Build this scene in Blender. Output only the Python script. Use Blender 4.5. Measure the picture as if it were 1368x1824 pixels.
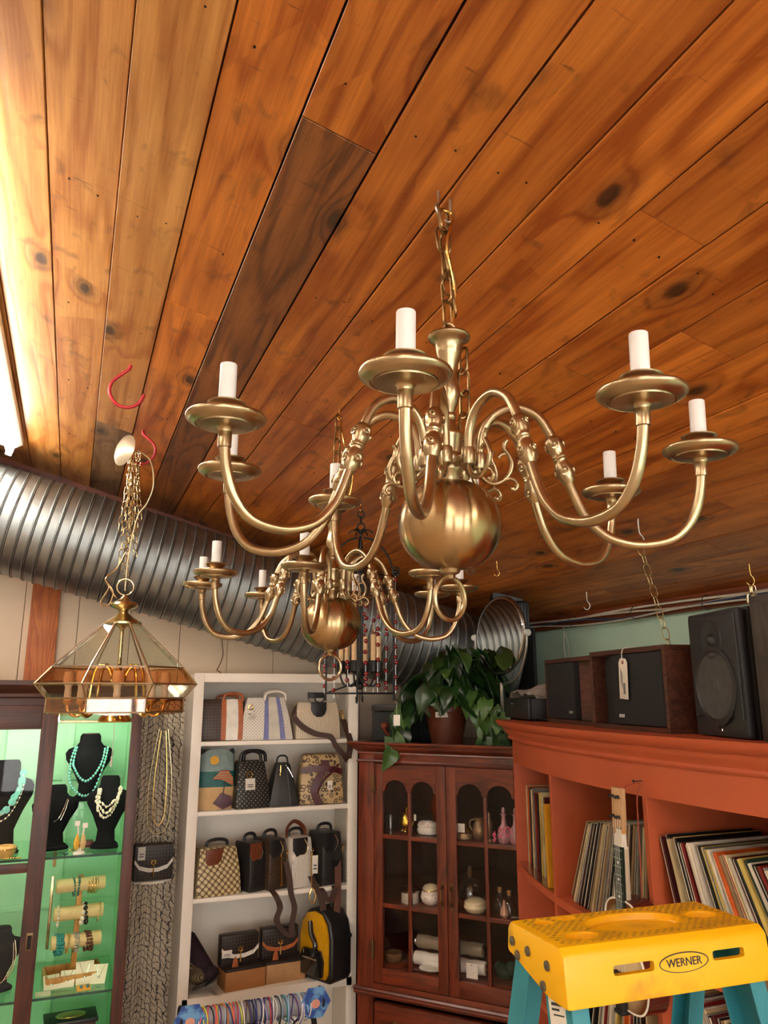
import bpy, bmesh, math, random
from mathutils import Vector, Matrix, Euler
for o in list(bpy.data.objects): bpy.data.objects.remove(o)
S = bpy.context.scene; COL = S.collection
R = random.Random(11); PI = math.pi; rad = math.radians
# ---------------------------------------------------------------- camera, world, exposure
cd = bpy.data.cameras.new('camera'); CAM = bpy.data.objects.new('camera', cd); COL.objects.link(CAM)
cd.sensor_width = 36; cd.lens = 1370/1824*36; cd.clip_start = .02
CAM.location = (0, 0, 1.95); CAM.rotation_euler = (rad(90+13.27), 0, rad(-21.66)); S.camera = CAM
SKY = 6.9        # overcast daylight outside the shop windows
W = bpy.data.worlds.new('world'); S.world = W; W.use_nodes = True
W.node_tree.nodes['Background'].inputs[0].default_value = (1, .97, .92, 1); W.node_tree.nodes['Background'].inputs[1].default_value = SKY
S.view_settings.view_transform = 'Standard'; S.view_settings.look = 'None'; S.view_settings.gamma = 1
S.view_settings.exposure = 0.18; S.view_settings.use_curve_mapping = False
S.cycles.max_bounces = 8; S.cycles.diffuse_bounces = 4; S.cycles.glossy_bounces = 4; S.cycles.transparent_max_bounces = 24
TUBE = 34.0      # fluorescent tube emission
CASE_TUBE = 6.0  # strip light inside the jewellery case
# ---------------------------------------------------------------- mesh helpers
class MB:
    def __init__(s): s.v = []; s.f = []
    def add(s, vs, fs, M=None):
        n = len(s.v)
        s.v += [tuple(M @ Vector(p)) for p in vs] if M is not None else [tuple(p) for p in vs]
        s.f += [tuple(i+n for i in f) for f in fs]; return s
    def box(s, c, d, M=None):
        x, y, z = c; a, b, e = d[0]/2, d[1]/2, d[2]/2
        vs = [(x+i*a, y+j*b, z+k*e) for i in (-1, 1) for j in (-1, 1) for k in (-1, 1)]
        return s.add(vs, [(0,1,3,2),(4,6,7,5),(0,4,5,1),(2,3,7,6),(0,2,6,4),(1,5,7,3)], M)
    def lathe(s, pr, n=24, c=(0,0,0), M=None, sx=1, sy=1):
        vs, fs = [], []
        for r, z in pr:
            for i in range(n):
                a = 2*PI*i/n; vs.append((c[0]+r*math.cos(a)*sx, c[1]+r*math.sin(a)*sy, c[2]+z))
        for k in range(len(pr)-1):
            for i in range(n):
                j = (i+1) % n; fs.append((k*n+i, k*n+j, (k+1)*n+j, (k+1)*n+i))
        if pr[0][0] > 1e-5: fs.append(tuple(range(n))[::-1])
        if pr[-1][0] > 1e-5: fs.append(tuple((len(pr)-1)*n+i for i in range(n)))
        return s.add(vs, fs, M)
    def ball(s, c, r, n=12, m=8):
        if not hasattr(r, '__len__'): r = (r, r, r)
        pr = [(max(math.sin(PI*k/m), 1e-6), -math.cos(PI*k/m)) for k in range(m+1)]
        return s.lathe(pr, n, M=Matrix.Translation(c) @ Matrix.Diagonal((r[0], r[1], r[2], 1)))
    def tube(s, pts, r, n=8, closed=False, M=None, flat=1):
        P = [Vector(p) for p in pts]; L = len(P); vs, fs = [], []
        T = []
        for i in range(L):
            a = P[(i-1) % L] if (closed or i > 0) else P[i]; b = P[(i+1) % L] if (closed or i < L-1) else P[i]
            d = b-a; T.append(d.normalized() if d.length > 1e-9 else Vector((0,0,1)))
        u = T[0].orthogonal().normalized()
        for i in range(L):
            u = u-T[i]*u.dot(T[i]); u = u.normalized() if u.length > 1e-6 else T[i].orthogonal().normalized()
            w = T[i].cross(u); rr = r[i] if hasattr(r, '__len__') else r
            for k in range(n):
                a = 2*PI*k/n; vs.append(P[i]+u*(rr*math.cos(a))+w*(rr*math.sin(a)*flat))
        for i in range(L if closed else L-1):
            i2 = (i+1) % L
            for k in range(n):
                j = (k+1) % n; fs.append((i*n+k, i*n+j, i2*n+j, i2*n+k))
        if not closed: fs += [tuple(range(n))[::-1], tuple((L-1)*n+k for k in range(n))]
        return s.add(vs, fs, M)
    def prism(s, poly, a, b, ax='z', M=None):
        n = len(poly)
        def pt(p, h): return (p[0], p[1], h) if ax == 'z' else ((p[0], h, p[1]) if ax == 'y' else (h, p[0], p[1]))
        vs = [pt(p, a) for p in poly]+[pt(p, b) for p in poly]
        fs = [tuple(range(n))[::-1], tuple(range(n, 2*n))]+[(i, (i+1) % n, n+(i+1) % n, n+i) for i in range(n)]
        return s.add(vs, fs, M)
    def sheet(s, rows, th, d=(0,0,1), M=None):      # grid of points thickened along d
        n, m = len(rows), len(rows[0]); D = Vector(d)*th; vs = [Vector(p) for r in rows for p in r]; k = n*m
        vs += [v+D for v in vs]; fs = []
        for i in range(n-1):
            for j in range(m-1):
                q = (i*m+j, i*m+j+1, (i+1)*m+j+1, (i+1)*m+j); fs += [q, tuple(x+k for x in q[::-1])]
        bd = [j for j in range(m)]+[i*m+m-1 for i in range(1, n)]+[(n-1)*m+j for j in range(m-2, -1, -1)]+[i*m for i in range(n-2, 0, -1)]
        for i in range(len(bd)): a, b = bd[i], bd[(i+1) % len(bd)]; fs.append((b, a, a+k, b+k))
        return s.add(vs, fs, M)
    def mesh(s, name, bevel=0, smooth=35, seg=2):
        me = bpy.data.meshes.new(name); me.from_pydata(s.v, [], s.f)
        bm = bmesh.new(); bm.from_mesh(me); bmesh.ops.recalc_face_normals(bm, faces=bm.faces)
        if bevel:
            es = [e for e in bm.edges if len(e.link_faces) == 2 and e.calc_face_angle(0) > .5]
            bmesh.ops.bevel(bm, geom=es, offset=bevel, segments=seg, affect='EDGES', profile=.6, clamp_overlap=True)
        bm.to_mesh(me); bm.free()
        if smooth:
            me.polygons.foreach_set('use_smooth', [True]*len(me.polygons)); me.set_sharp_from_angle(angle=rad(smooth))
        return me
def mk(name, me, mat, parent=None, loc=None, rot=None):
    o = bpy.data.objects.new(name, me); COL.objects.link(o)
    if mat is not None and not me.materials: me.materials.append(mat)
    if parent: o.parent = parent
    if loc: o.location = loc
    if rot: o.rotation_euler = rot
    return o
def ob(name, mb, mat, parent=None, loc=None, rot=None, bevel=0, smooth=35, seg=2):
    return mk(name, mb.mesh(name, bevel, smooth, seg), mat, parent, loc, rot)
def tag(o, label, cat, group=None):
    o['label'] = label; o['category'] = cat
    if group: o['group'] = group
    return o
def thing(name, label, cat, loc=(0,0,0), rz=0, group=None, rot=None):
    o = bpy.data.objects.new(name, None); COL.objects.link(o); o.location = loc; o.rotation_euler = rot or (0, 0, rz)
    o.empty_display_size = .05
    return tag(o, label, cat, group)
def struct(o): o['kind'] = 'structure'; return o
def stuff(o): o['kind'] = 'stuff'; return o
def cr(pts, n=6, closed=False):                      # Catmull-Rom through points
    P = [Vector(p) for p in pts]; L = len(P); out = []
    for i in range(L if closed else L-1):
        g = lambda k: P[k % L] if closed else P[max(0, min(L-1, k))]
        a, b, c, d = g(i-1), g(i), g(i+1), g(i+2)
        for k in range(n):
            t = k/n; out.append(.5*((2*b)+(c-a)*t+(2*a-5*b+4*c-d)*t*t+(3*b-a-3*c+d)*t**3))
    if not closed: out.append(P[-1])
    return out
def circ(c, r, n=24, ax='y', a0=0, a1=2*PI, full=True):
    out = []
    for i in range(n if full else n+1):
        a = a0+(a1-a0)*i/n; p, q = r*math.cos(a), r*math.sin(a)
        out.append({'y': (c[0]+p, c[1], c[2]+q), 'z': (c[0]+p, c[1]+q, c[2]), 'x': (c[0], c[1]+p, c[2]+q)}[ax])
    return out
T3 = Matrix.Translation
def RX(a): return Matrix.Rotation(a, 4, 'X')
def RY(a): return Matrix.Rotation(a, 4, 'Y')
def RZ(a): return Matrix.Rotation(a, 4, 'Z')
ORD = 'first second third fourth fifth sixth seventh eighth ninth tenth eleventh twelfth thirteenth fourteenth fifteenth sixteenth seventeenth eighteenth nineteenth twentieth'.split()
def ordn(i):
    if i < 20: return ORD[i]
    t = ['', '', 'twenty', 'thirty', 'forty', 'fifty', 'sixty', 'seventy'][(i+1)//10]; k = (i+1) % 10
    return t+'-'+ORD[k-1] if k else t[:-1]+'ieth'
# ---------------------------------------------------------------- materials
def nt(name):
    m = bpy.data.materials.new(name); m.use_nodes = True; t = m.node_tree; b = t.nodes['Principled BSDF']
    return m, t, b
def node(t, ty, ins=None, **kw):
    n = t.nodes.new(ty)
    for k, v in kw.items(): setattr(n, k, v)
    for k, v in (ins or {}).items():
        if hasattr(v, 'is_output'): t.links.new(v, n.inputs[k])
        else: n.inputs[k].default_value = v
    return n
def c4(c): return (c[0], c[1], c[2], 1)
def hx(h, g=1):
    r = [int(h[i:i+2], 16)/255 for i in (0, 2, 4)]
    return tuple(((x/12.92) if x <= .04045 else ((x+.055)/1.055)**2.4)*g for x in r)
MC = {}
def plain(name, col, rough=.5, metal=0, var=.12, vs=20, bump=0, bs=200, coat=0, spec=.5, aniso=0, stretch=None, rnd=0):
    if name in MC: return MC[name]
    m, t, b = nt(name); MC[name] = m
    tc = node(t, 'ShaderNodeTexCoord'); co = tc.outputs['Object']
    if stretch: co = node(t, 'ShaderNodeMapping', {'Vector': co, 'Scale': stretch}).outputs[0]
    no = node(t, 'ShaderNodeTexNoise', {'Vector': co, 'Scale': vs, 'Detail': 4})
    lo, hi = c4([x*(1-var) for x in col]), c4([min(1, x*(1+var)) for x in col])
    rp = node(t, 'ShaderNodeValToRGB', {'Fac': no.outputs[0]}); rp.color_ramp.elements[0].color = lo; rp.color_ramp.elements[1].color = hi
    rp.color_ramp.elements[0].position = .3; rp.color_ramp.elements[1].position = .7; out = rp.outputs[0]
    if rnd:
        oi = node(t, 'ShaderNodeObjectInfo'); mr = node(t, 'ShaderNodeMapRange', {'Value': oi.outputs['Random'], 'To Min': 1-rnd, 'To Max': 1+rnd})
        hs = node(t, 'ShaderNodeHueSaturation', {'Color': out, 'Value': mr.outputs[0]}); out = hs.outputs[0]
    t.links.new(out, b.inputs['Base Color'])
    b.inputs['Roughness'].default_value = rough; b.inputs['Metallic'].default_value = metal
    b.inputs['Specular IOR Level'].default_value = spec; b.inputs['Coat Weight'].default_value = coat; b.inputs['Coat Roughness'].default_value = .15
    if aniso:
        b.inputs['Anisotropic'].default_value = aniso; b.inputs['Anisotropic Rotation'].default_value = .25
        t.links.new(node(t, 'ShaderNodeTangent', direction_type='RADIAL', axis='Z').outputs[0], b.inputs['Tangent'])
    if bump:
        n2 = node(t, 'ShaderNodeTexNoise', {'Vector': co, 'Scale': bs, 'Detail': 3})
        t.links.new(node(t, 'ShaderNodeBump', {'Height': n2.outputs[0], 'Strength': bump, 'Distance': .002}).outputs[0], b.inputs['Normal'])
    return m
def wood(name, c0, c1, rough=.4, scale=1, ax='y', knots=0, coat=0, rnd=.12, knotcol=(.05,.018,.006), ring=1.0, hue=.0):
    if name in MC: return MC[name]
    m, t, b = nt(name); MC[name] = m
    tc = node(t, 'ShaderNodeTexCoord'); oi = node(t, 'ShaderNodeObjectInfo')
    off = node(t, 'ShaderNodeVectorMath', {0: (37, 53, 29), 'Scale': oi.outputs['Random']}, operation='SCALE')
    ad = node(t, 'ShaderNodeVectorMath', {0: tc.outputs['Object'], 1: off.outputs[0]}, operation='ADD')
    k = {'x': (.09, 1, 1), 'y': (1, .09, 1), 'z': (1, 1, .09)}[ax]
    mp = node(t, 'ShaderNodeMapping', {'Vector': ad.outputs[0], 'Scale': tuple(q*scale for q in k)})
    big = node(t, 'ShaderNodeTexNoise', {'Vector': mp.outputs[0], 'Scale': 9, 'Detail': 2, 'Distortion': .6})
    fine = node(t, 'ShaderNodeTexNoise', {'Vector': mp.outputs[0], 'Scale': 160, 'Detail': 4})
    # growth rings: contour lines of a smooth field
    fld = node(t, 'ShaderNodeMath', {0: big.outputs[0], 1: 34*ring}, operation='MULTIPLY')
    sn = node(t, 'ShaderNodeMath', {0: fld.outputs[0]}, operation='SINE')
    a = node(t, 'ShaderNodeMath', {0: sn.outputs[0], 1: .16, 2: .36}, operation='MULTIPLY_ADD')
    a2 = node(t, 'ShaderNodeMath', {0: fine.outputs[0], 1: .5, 2: a.outputs[0]}, operation='MULTIPLY_ADD')
    blot = node(t, 'ShaderNodeTexNoise', {'Vector': ad.outputs[0], 'Scale': 4*scale, 'Detail': 3})
    a3 = node(t, 'ShaderNodeMath', {0: blot.outputs[0], 1: .7, 2: a2.outputs[0]}, operation='MULTIPLY_ADD')
    a4 = node(t, 'ShaderNodeMath', {0: a3.outputs[0], 1: .45}, operation='SUBTRACT')
    rp = node(t, 'ShaderNodeValToRGB', {'Fac': a4.outputs[0]}); e = rp.color_ramp.elements
    e[0].color = c4(c0); e[1].color = c4(c1); e[0].position = .2; e[1].position = .8; out = rp.outputs[0]
    if knots:
        km = node(t, 'ShaderNodeMapping', {'Vector': ad.outputs[0], 'Scale': (1, .55, .01)})
        wob = node(t, 'ShaderNodeTexNoise', {'Vector': ad.outputs[0], 'Scale': 30, 'Detail': 2})
        vo = node(t, 'ShaderNodeTexVoronoi', {'Vector': km.outputs[0], 'Scale': knots}, voronoi_dimensions='2D')
        dd = node(t, 'ShaderNodeMath', {0: wob.outputs[0], 1: .08, 2: vo.outputs['Distance']}, operation='MULTIPLY_ADD')
        kr = node(t, 'ShaderNodeValToRGB', {'Fac': dd.outputs[0]}); q = kr.color_ramp.elements
        q[0].position = .075; q[0].color = (1,1,1,1); q[1].position = .125; q[1].color = (0,0,0,1)
        mx = node(t, 'ShaderNodeMixRGB', {'Fac': node(t, 'ShaderNodeMath', {0: kr.outputs[0], 1: .8}, operation='MULTIPLY').outputs[0], 'Color1': out, 'Color2': c4(knotcol)}); out = mx.outputs[0]
        # saw scuffs across the grain
        sm = node(t, 'ShaderNodeMapping', {'Vector': ad.outputs[0], 'Scale': (7, 60, 1)})
        sc = node(t, 'ShaderNodeTexNoise', {'Vector': sm.outputs[0], 'Scale': 1.3, 'Detail': 3})
        sr = node(t, 'ShaderNodeValToRGB', {'Fac': sc.outputs[0]}); q = sr.color_ramp.elements
        q[0].position = .66; q[0].color = (0,0,0,1); q[1].position = .74; q[1].color = (.55,.55,.55,1)
        mx = node(t, 'ShaderNodeMixRGB', {'Fac': sr.outputs[0], 'Color1': out, 'Color2': c4([x*2.4 for x in knotcol])}); out = mx.outputs[0]
    mr = node(t, 'ShaderNodeMapRange', {'Value': oi.outputs['Random'], 'To Min': 1-rnd, 'To Max': 1+rnd})
    hs = node(t, 'ShaderNodeHueSaturation', {'Color': out, 'Value': mr.outputs[0], 'Hue': .5+hue}); t.links.new(hs.outputs[0], b.inputs['Base Color'])
    b.inputs['Roughness'].default_value = rough; b.inputs['Coat Weight'].default_value = coat; b.inputs['Coat Roughness'].default_value = .22
    t.links.new(node(t, 'ShaderNodeBump', {'Height': a2.outputs[0], 'Strength': .25, 'Distance': .002}).outputs[0], b.inputs['Normal'])
    return m
def glass(name, tint=(1,1,1), refl=.08, rough=.02):
    if name in MC: return MC[name]
    m, t, b = nt(name); MC[name] = m; t.nodes.remove(b)
    tr = node(t, 'ShaderNodeBsdfTransparent', {'Color': c4(tint)}); gl = node(t, 'ShaderNodeBsdfGlossy', {'Color': (1,1,1,1), 'Roughness': rough})
    fr = node(t, 'ShaderNodeLayerWeight', {'Blend': .5}); f5 = node(t, 'ShaderNodeMath', {0: fr.outputs['Facing'], 1: 5.0}, operation='POWER'); fm = node(t, 'ShaderNodeMath', {0: f5.outputs[0], 1: .9, 2: refl*.45}, operation='MULTIPLY_ADD')
    noi = node(t, 'ShaderNodeTexNoise', {'Vector': node(t, 'ShaderNodeTexCoord').outputs['Object'], 'Scale': 6})
    f2 = node(t, 'ShaderNodeMath', {0: noi.outputs[0], 1: .006, 2: fm.outputs[0]}, operation='MULTIPLY_ADD')
    mx = node(t, 'ShaderNodeMixShader', {0: f2.outputs[0], 1: tr.outputs[0], 2: gl.outputs[0]})
    t.links.new(mx.outputs[0], t.nodes['Material Output'].inputs[0]); return m
def emit(name, col, st):
    if name in MC: return MC[name]
    m, t, b = nt(name); MC[name] = m
    b.inputs['Base Color'].default_value = c4(col); b.inputs['Emission Color'].default_value = c4(col); b.inputs['Emission Strength'].default_value = st
    return m
def pattern(name, kind, ca, cb, scale, rough=.45, rot=0, thr=.5):
    if name in MC: return MC[name]
    m, t, b = nt(name); MC[name] = m
    tc = node(t, 'ShaderNodeTexCoord')
    sp = node(t, 'ShaderNodeSeparateXYZ', {0: tc.outputs['Object']}); xy = node(t, 'ShaderNodeMath', {0: sp.outputs[0], 1: sp.outputs[1]}, operation='ADD')
    fl = node(t, 'ShaderNodeCombineXYZ', {0: xy.outputs[0], 1: .0, 2: sp.outputs[2]})
    mp = node(t, 'ShaderNodeMapping', {'Vector': fl.outputs[0], 'Rotation': (0, rot, 0), 'Scale': (scale,)*3, 'Location': (.37, .5 if kind == 'check' else .02, .29)})
    if kind == 'check': out = node(t, 'ShaderNodeTexChecker', {'Vector': mp.outputs[0], 'Color1': c4(ca), 'Color2': c4(cb), 'Scale': 1}).outputs[0]
    else:
        if kind == 'dots': f = node(t, 'ShaderNodeTexVoronoi', {'Vector': mp.outputs[0], 'Scale': 1, 'Randomness': 0.0}).outputs['Distance']
        elif kind == 'rings':
            d = node(t, 'ShaderNodeTexVoronoi', {'Vector': mp.outputs[0], 'Scale': 1, 'Randomness': .55}).outputs['Distance']
            w = node(t, 'ShaderNodeMath', {0: d, 1: .36}, operation='SUBTRACT'); w2 = node(t, 'ShaderNodeMath', {0: w.outputs[0]}, operation='ABSOLUTE')
            f = node(t, 'ShaderNodeMath', {0: w2.outputs[0], 1: 5.5}, operation='MULTIPLY').outputs[0]
        elif kind == 'wave': f = node(t, 'ShaderNodeTexWave', {'Vector': mp.outputs[0], 'Scale': 1, 'Distortion': 3.5, 'Detail': 2, 'Detail Scale': 2}).outputs['Fac']
        elif kind == 'stripe': f = node(t, 'ShaderNodeTexWave', {'Vector': mp.outputs[0], 'Scale': 1, 'Distortion': .3}, bands_direction='Z').outputs['Fac']
        else: f = node(t, 'ShaderNodeTexNoise', {'Vector': mp.outputs[0], 'Scale': 1, 'Detail': 3}).outputs[0]
        rp = node(t, 'ShaderNodeValToRGB', {'Fac': f}); e = rp.color_ramp.elements
        e[0].position = max(0, thr-.06); e[0].color = c4(ca); e[1].position = min(1, thr+.06); e[1].color = c4(cb); out = rp.outputs[0]
    t.links.new(out, b.inputs['Base Color']); b.inputs['Roughness'].default_value = rough
    return m
# ---------------------------------------------------------------- shared materials
BRASS = plain('antique_brass', (.45, .345, .205), .30, 1, .12, 30, aniso=.0)
BRASSB = plain('brushed_brass_ball', (.42, .29, .15), .24, 1, .14, 6, aniso=.88, stretch=(.3, .3, 1.5))
BRASSD = plain('dark_brass_chain', (.30, .19, .08), .35, 1, .2, 60)
GOLD = plain('polished_brass', (.72, .47, .14), .14, 1, .1, 30)
PALEBR = plain('pale_brass', (.66, .54, .3), .22, 1, .12, 60)
SILV = plain('chrome_silver', (.72, .71, .68), .16, 1, .08, 40)
STEEL = plain('zinc_steel', (.55, .53, .5), .3, 1, .12, 60)
CREAM = plain('cream_candle_sleeve', (.80, .79, .77), .35, 0, .04, 30)
TAN_S = plain('tan_candle_sleeve', (.62, .42, .22), .45, 0, .1, 60)
IRON = plain('black_iron', (.012, .012, .013), .45, .3, .3, 60, .2)
BLACK = plain('black_plastic', (.012, .012, .013), .42, 0, .2, 40)
VELVET = plain('black_velvet', (.006, .006, .007), .9, 0, .3, 200, spec=.15)
PAPER = plain('paper_tag', (.74, .70, .62), .6, 0, .05, 60)
INK = plain('tag_ink', (.03, .03, .03), .6)
WHITEP = plain('white_shelf_paint', hx('f2eadd'), .42, 0, .03, 6, .05, 80)
RED = plain('red_vinyl', hx('b4202c'), .35, 0, .08, 30)
STRING = plain('white_string', (.7, .68, .62), .7)
GLASS = glass('clear_pane', refl=.02)
MAHOG = wood('mahogany', hx('42160b'), hx('7c331a'), .34, 1.6, 'z', coat=.35, rnd=.05)
MAHOGX = wood('mahogany_x', hx('42160b'), hx('7c331a'), .34, 1.6, 'x', coat=.35, rnd=.05)
WALNUTX = wood('dark_case_wood_x', hx('280f08'), hx('542413'), .45, 1.5, 'x', coat=.08, rnd=.05)
WALNUT = wood('dark_case_wood', hx('280f08'), hx('542413'), .45, 1.5, 'z', coat=.08, rnd=.05)
ORANGE = plain('terracotta_paint', hx('bb5833'), .48, 0, .05, 5, .06, 60)
# ---------------------------------------------------------------- the room
TANC = .27; PHI = math.atan(TANC); C0 = 1.95+1.0885; BX0, BX1, BY0, BY1 = -3.4, 2.5, -3.6, 4.36
def ceil_z(x): return C0-TANC*x
floor = struct(ob('floor', MB().box(((BX0+BX1)/2, (BY0+BY1)/2, -.05), (BX1-BX0+.4, BY1-BY0+.4, .1)), wood('floor_wood', hx('a08a70'), hx('c9b598'), .5, 1, 'y')))
DARKGAP = plain('dark_gap', (.015, .007, .003), .9)
cl = struct(ob('ceiling', MB().box((-.45, .4, .05), (6.6, 8.4, .05)), DARKGAP, loc=(0, 0, C0), rot=(0, PHI, 0)))
def plank(name, c0, c1, rough=.4, rnd=.12, ring=1.0, knot=(.045,.016,.006), smudge=(.10,.035,.010)):
    m, t, b = nt(name); MC[name] = m
    mth = lambda op, a, q=None, c=None: node(t, 'ShaderNodeMath', {k: v for k, v in ((0, a), (1, q), (2, c)) if v is not None}, operation=op).outputs[0]
    tc = node(t, 'ShaderNodeTexCoord'); oi = node(t, 'ShaderNodeObjectInfo')
    off = node(t, 'ShaderNodeVectorMath', {0: (37, 53, 29), 'Scale': oi.outputs['Random']}, operation='SCALE')
    ad = node(t, 'ShaderNodeVectorMath', {0: tc.outputs['Object'], 1: off.outputs[0]}, operation='ADD').outputs[0]
    def noise(sc, s=1, det=2, dis=0): return node(t, 'ShaderNodeTexNoise', {'Vector': node(t, 'ShaderNodeMapping', {'Vector': ad, 'Scale': sc}).outputs[0], 'Scale': s, 'Detail': det, 'Distortion': dis}).outputs[0]
    streak = noise((24, .55, 1), 1, 3); big = noise((8, .7, 1), 1, 1.5, .5); fine = noise((190, 7, 190), 1, 4); blot = noise((9, 3, 1), 1, 3); sm = noise((16, 9, 1), 1, 4, .6)
    vo = node(t, 'ShaderNodeTexVoronoi', {'Vector': node(t, 'ShaderNodeMapping', {'Vector': ad, 'Scale': (1, .5, 1)}).outputs[0], 'Scale': 3.4}, voronoi_dimensions='2D')
    keep = mth('GREATER_THAN', node(t, 'ShaderNodeSeparateColor', {0: vo.outputs['Color']}).outputs[0], .42); wob = noise((34, 20, 1), 1, 2)
    d = mth('MULTIPLY_ADD', mth('SUBTRACT', wob, .5), .05, vo.outputs['Distance'])
    kb = mth('MULTIPLY', mth('DIVIDE', 1.0, mth('ADD', 1.0, mth('POWER', mth('MULTIPLY', d, 9.0), 2.0))), keep)
    fld = mth('MULTIPLY_ADD', kb, 16.0, mth('MULTIPLY', big, 46*ring))
    line = mth('POWER', mth('MULTIPLY_ADD', mth('SINE', fld), .5, .5), 3.0)
    v = mth('MULTIPLY_ADD', streak, .9, mth('MULTIPLY_ADD', fine, .55, mth('MULTIPLY_ADD', blot, .6, mth('MULTIPLY_ADD', line, -.26, -.45))))
    rp = node(t, 'ShaderNodeValToRGB', {'Fac': v}); e = rp.color_ramp.elements; e[0].position = .22; e[1].position = .78; e[0].color = c4(c0); e[1].color = c4(c1); out = rp.outputs[0]
    def ramp(f, p0, p1, hi, inv=False):
        r = node(t, 'ShaderNodeValToRGB', {'Fac': f}); q = r.color_ramp.elements; q[0].position = p0; q[1].position = p1; a_, b_ = (hi, 0) if inv else (0, hi); q[0].color = (a_,)*3+(1,); q[1].color = (b_,)*3+(1,); return r.outputs[0]
    def mix(f, c): return node(t, 'ShaderNodeMixRGB', {'Fac': f, 'Color1': out, 'Color2': c4(c)}).outputs[0]
    out = mix(ramp(sm, .60, .72, .5), smudge)
    out = mix(mth('MULTIPLY', ramp(d, .05, .16, .55, True), keep), smudge); out = mix(mth('MULTIPLY', ramp(d, .035, .062, .88, True), keep), knot)
    out = mix(ramp(noise((7, 75, 1), 1.2, 3), .70, .76, .6), smudge)
    hs = node(t, 'ShaderNodeHueSaturation', {'Color': out, 'Value': node(t, 'ShaderNodeMapRange', {'Value': oi.outputs['Random'], 'To Min': 1-rnd, 'To Max': 1+rnd}).outputs[0]}); t.links.new(hs.outputs[0], b.inputs['Base Color'])
    b.inputs['Roughness'].default_value = rough; b.inputs['Coat Weight'].default_value = .1; b.inputs['Coat Roughness'].default_value = .25
    hgt = mth('MULTIPLY_ADD', sm, .8, mth('MULTIPLY_ADD', fine, .3, mth('MULTIPLY', line, -.4)))
    t.links.new(node(t, 'ShaderNodeBump', {'Height': hgt, 'Strength': .35, 'Distance': .003}).outputs[0], b.inputs['Normal'])
    return m
PINE = plank('ceiling_pine', hx('9a4d17'), hx('db8636'), .38, .13, .6)
PINEL = plank('ceiling_pine_light', hx('b06a2c'), hx('e4a55c'), .4, .1, .8)
PINED = plank('ceiling_pine_weathered', hx('5f3519'), hx('a06230'), .5, .05, 1.3, smudge=(.05,.02,.008))
PINEG = plank('ceiling_pine_grey', hx('6e4c30'), hx('a07c56'), .5, .08, 1.2, smudge=(.06,.03,.015))
bw = .1518; u0 = -.143/math.cos(PHI)
for k in range(-21, 19):
    js = {3: [1.15], 2: [2.0], 1: [3.2], 7: [.97], 6: [1.78], 5: [2.45], 0: [-.4], 8: [1.5], 9: [1.2], 4: [.1], 10: [2.1]}.get(k)
    if js is None: js = [R.uniform(-1, 3.4)]
    ys = [-3.75]+[js[0]-R.uniform(2.2, 3)]+js+[BY1+.08]; ys = sorted(set(ys))
    for i in range(len(ys)-1):
        L = ys[i+1]-ys[i]-.0022; g = .0034 if k not in (3, 4) else .0045
        m = PINE if k > 1 else PINEL
        if k > 1 and k in (5, 11) and i == 0: m = PINEL
        if k == 3: m = PINED if i == len(ys)-2 else PINE
        if k == 1 and i == len(ys)-2: m = PINEG
        if k == -1 and i == len(ys)-2: m = PINEL
        b = MB().box((0, 0, .012), (bw-g, L, .024))
        ob('board', b, m, cl, (u0+(k+.5)*bw, (ys[i]+ys[i+1])/2, R.uniform(-.0015, .0015)), bevel=.0012, seg=1)
# nails in the boards
nm = MB().lathe([(.0024, -.0014), (.0024, .002)], 7).mesh('nail'); NAILM = plain('nail_head', (.05, .04, .035), .4, .8)
for k in range(0, 11):
    for yy in (.45, 1.05, 1.66, 2.27, 2.88, 3.5):
        for du in (.3, .72):
            if R.random() < .45: continue
            mk('nail', nm, NAILM, cl, (u0+(k+du)*bw+R.uniform(-.006, .006), yy+R.uniform(-.02, .02), 0))
# back wall: vertical tongue boards
WALLC = plain('cream_wall_paint', hx('efd9bd'), .6, 0, .05, 3, .06, 40, rnd=.02)
wb = struct(ob('wall_back', MB().box(((BX0+BX1)/2, BY1+.03, 1.9), (BX1-BX0+.3, .04, 3.9)), plain('wall_groove', hx('8e7d68'), .8)))
x = BX0
while x < BX1-.02:
    w = min(.262, BX1-x); zt = ceil_z(x+w)+.03
    ob('panel', MB().box((0, 0, 0), (w-.003, .014, zt)), WALLC, wb, (x+w/2, BY1+.005, zt/2), bevel=.0015, seg=1); x += .262
MINT = plain('mint_wall_paint', hx('cdf0da'), .55, 0, .06, 3, .06, 30)
struct(ob('wall_right', MB().box((BX1+.03, (BY0+BY1)/2, 1.3), (.05, BY1-BY0+.3, 2.6)), MINT))
PLAST = plain('plaster_wall', hx('cfc3b0'), .7, 0, .05, 3)
struct(ob('wall_left', MB().box((BX0-.03, (BY0+BY1)/2, 2), (.05, BY1-BY0+.3, 4.2)), PLAST))
wf = struct(ob('wall_front', MB().box((-.45, BY0-.03, .35), (6.3, .05, .7)).box((-.45, BY0-.03, 3.35), (6.3, .05, 1.5)), PLAST))
for i, (a, b_) in enumerate(((-3.6, -3.1), (-1.2, -.75), (.75, 1.0), (2.3, 2.75))): ob('pier', MB().box(((a+b_)/2, BY0-.03, 1.65), (b_-a, .05, 1.9)), PLAST, wf)
for i, (a, b_) in enumerate(((-3.1, -1.2), (-.75, .75), (1.0, 2.3))):
    wn = struct(ob('window_%d' % (i+1), MB().box(((a+b_)/2, BY0-.03, 1.65), (b_-a, .004, 1.9)), GLASS)); fm_ = MB()
    for xx in (a+.03, (a+b_)/2, b_-.03): fm_.box((xx, BY0-.03, 1.65), (.06, .06, 1.9))
    for zz in (.73, 2.57): fm_.box(((a+b_)/2, BY0-.03, zz), (b_-a, .06, .06))
    ob('window_frame', fm_, WALNUT, wn)
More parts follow.
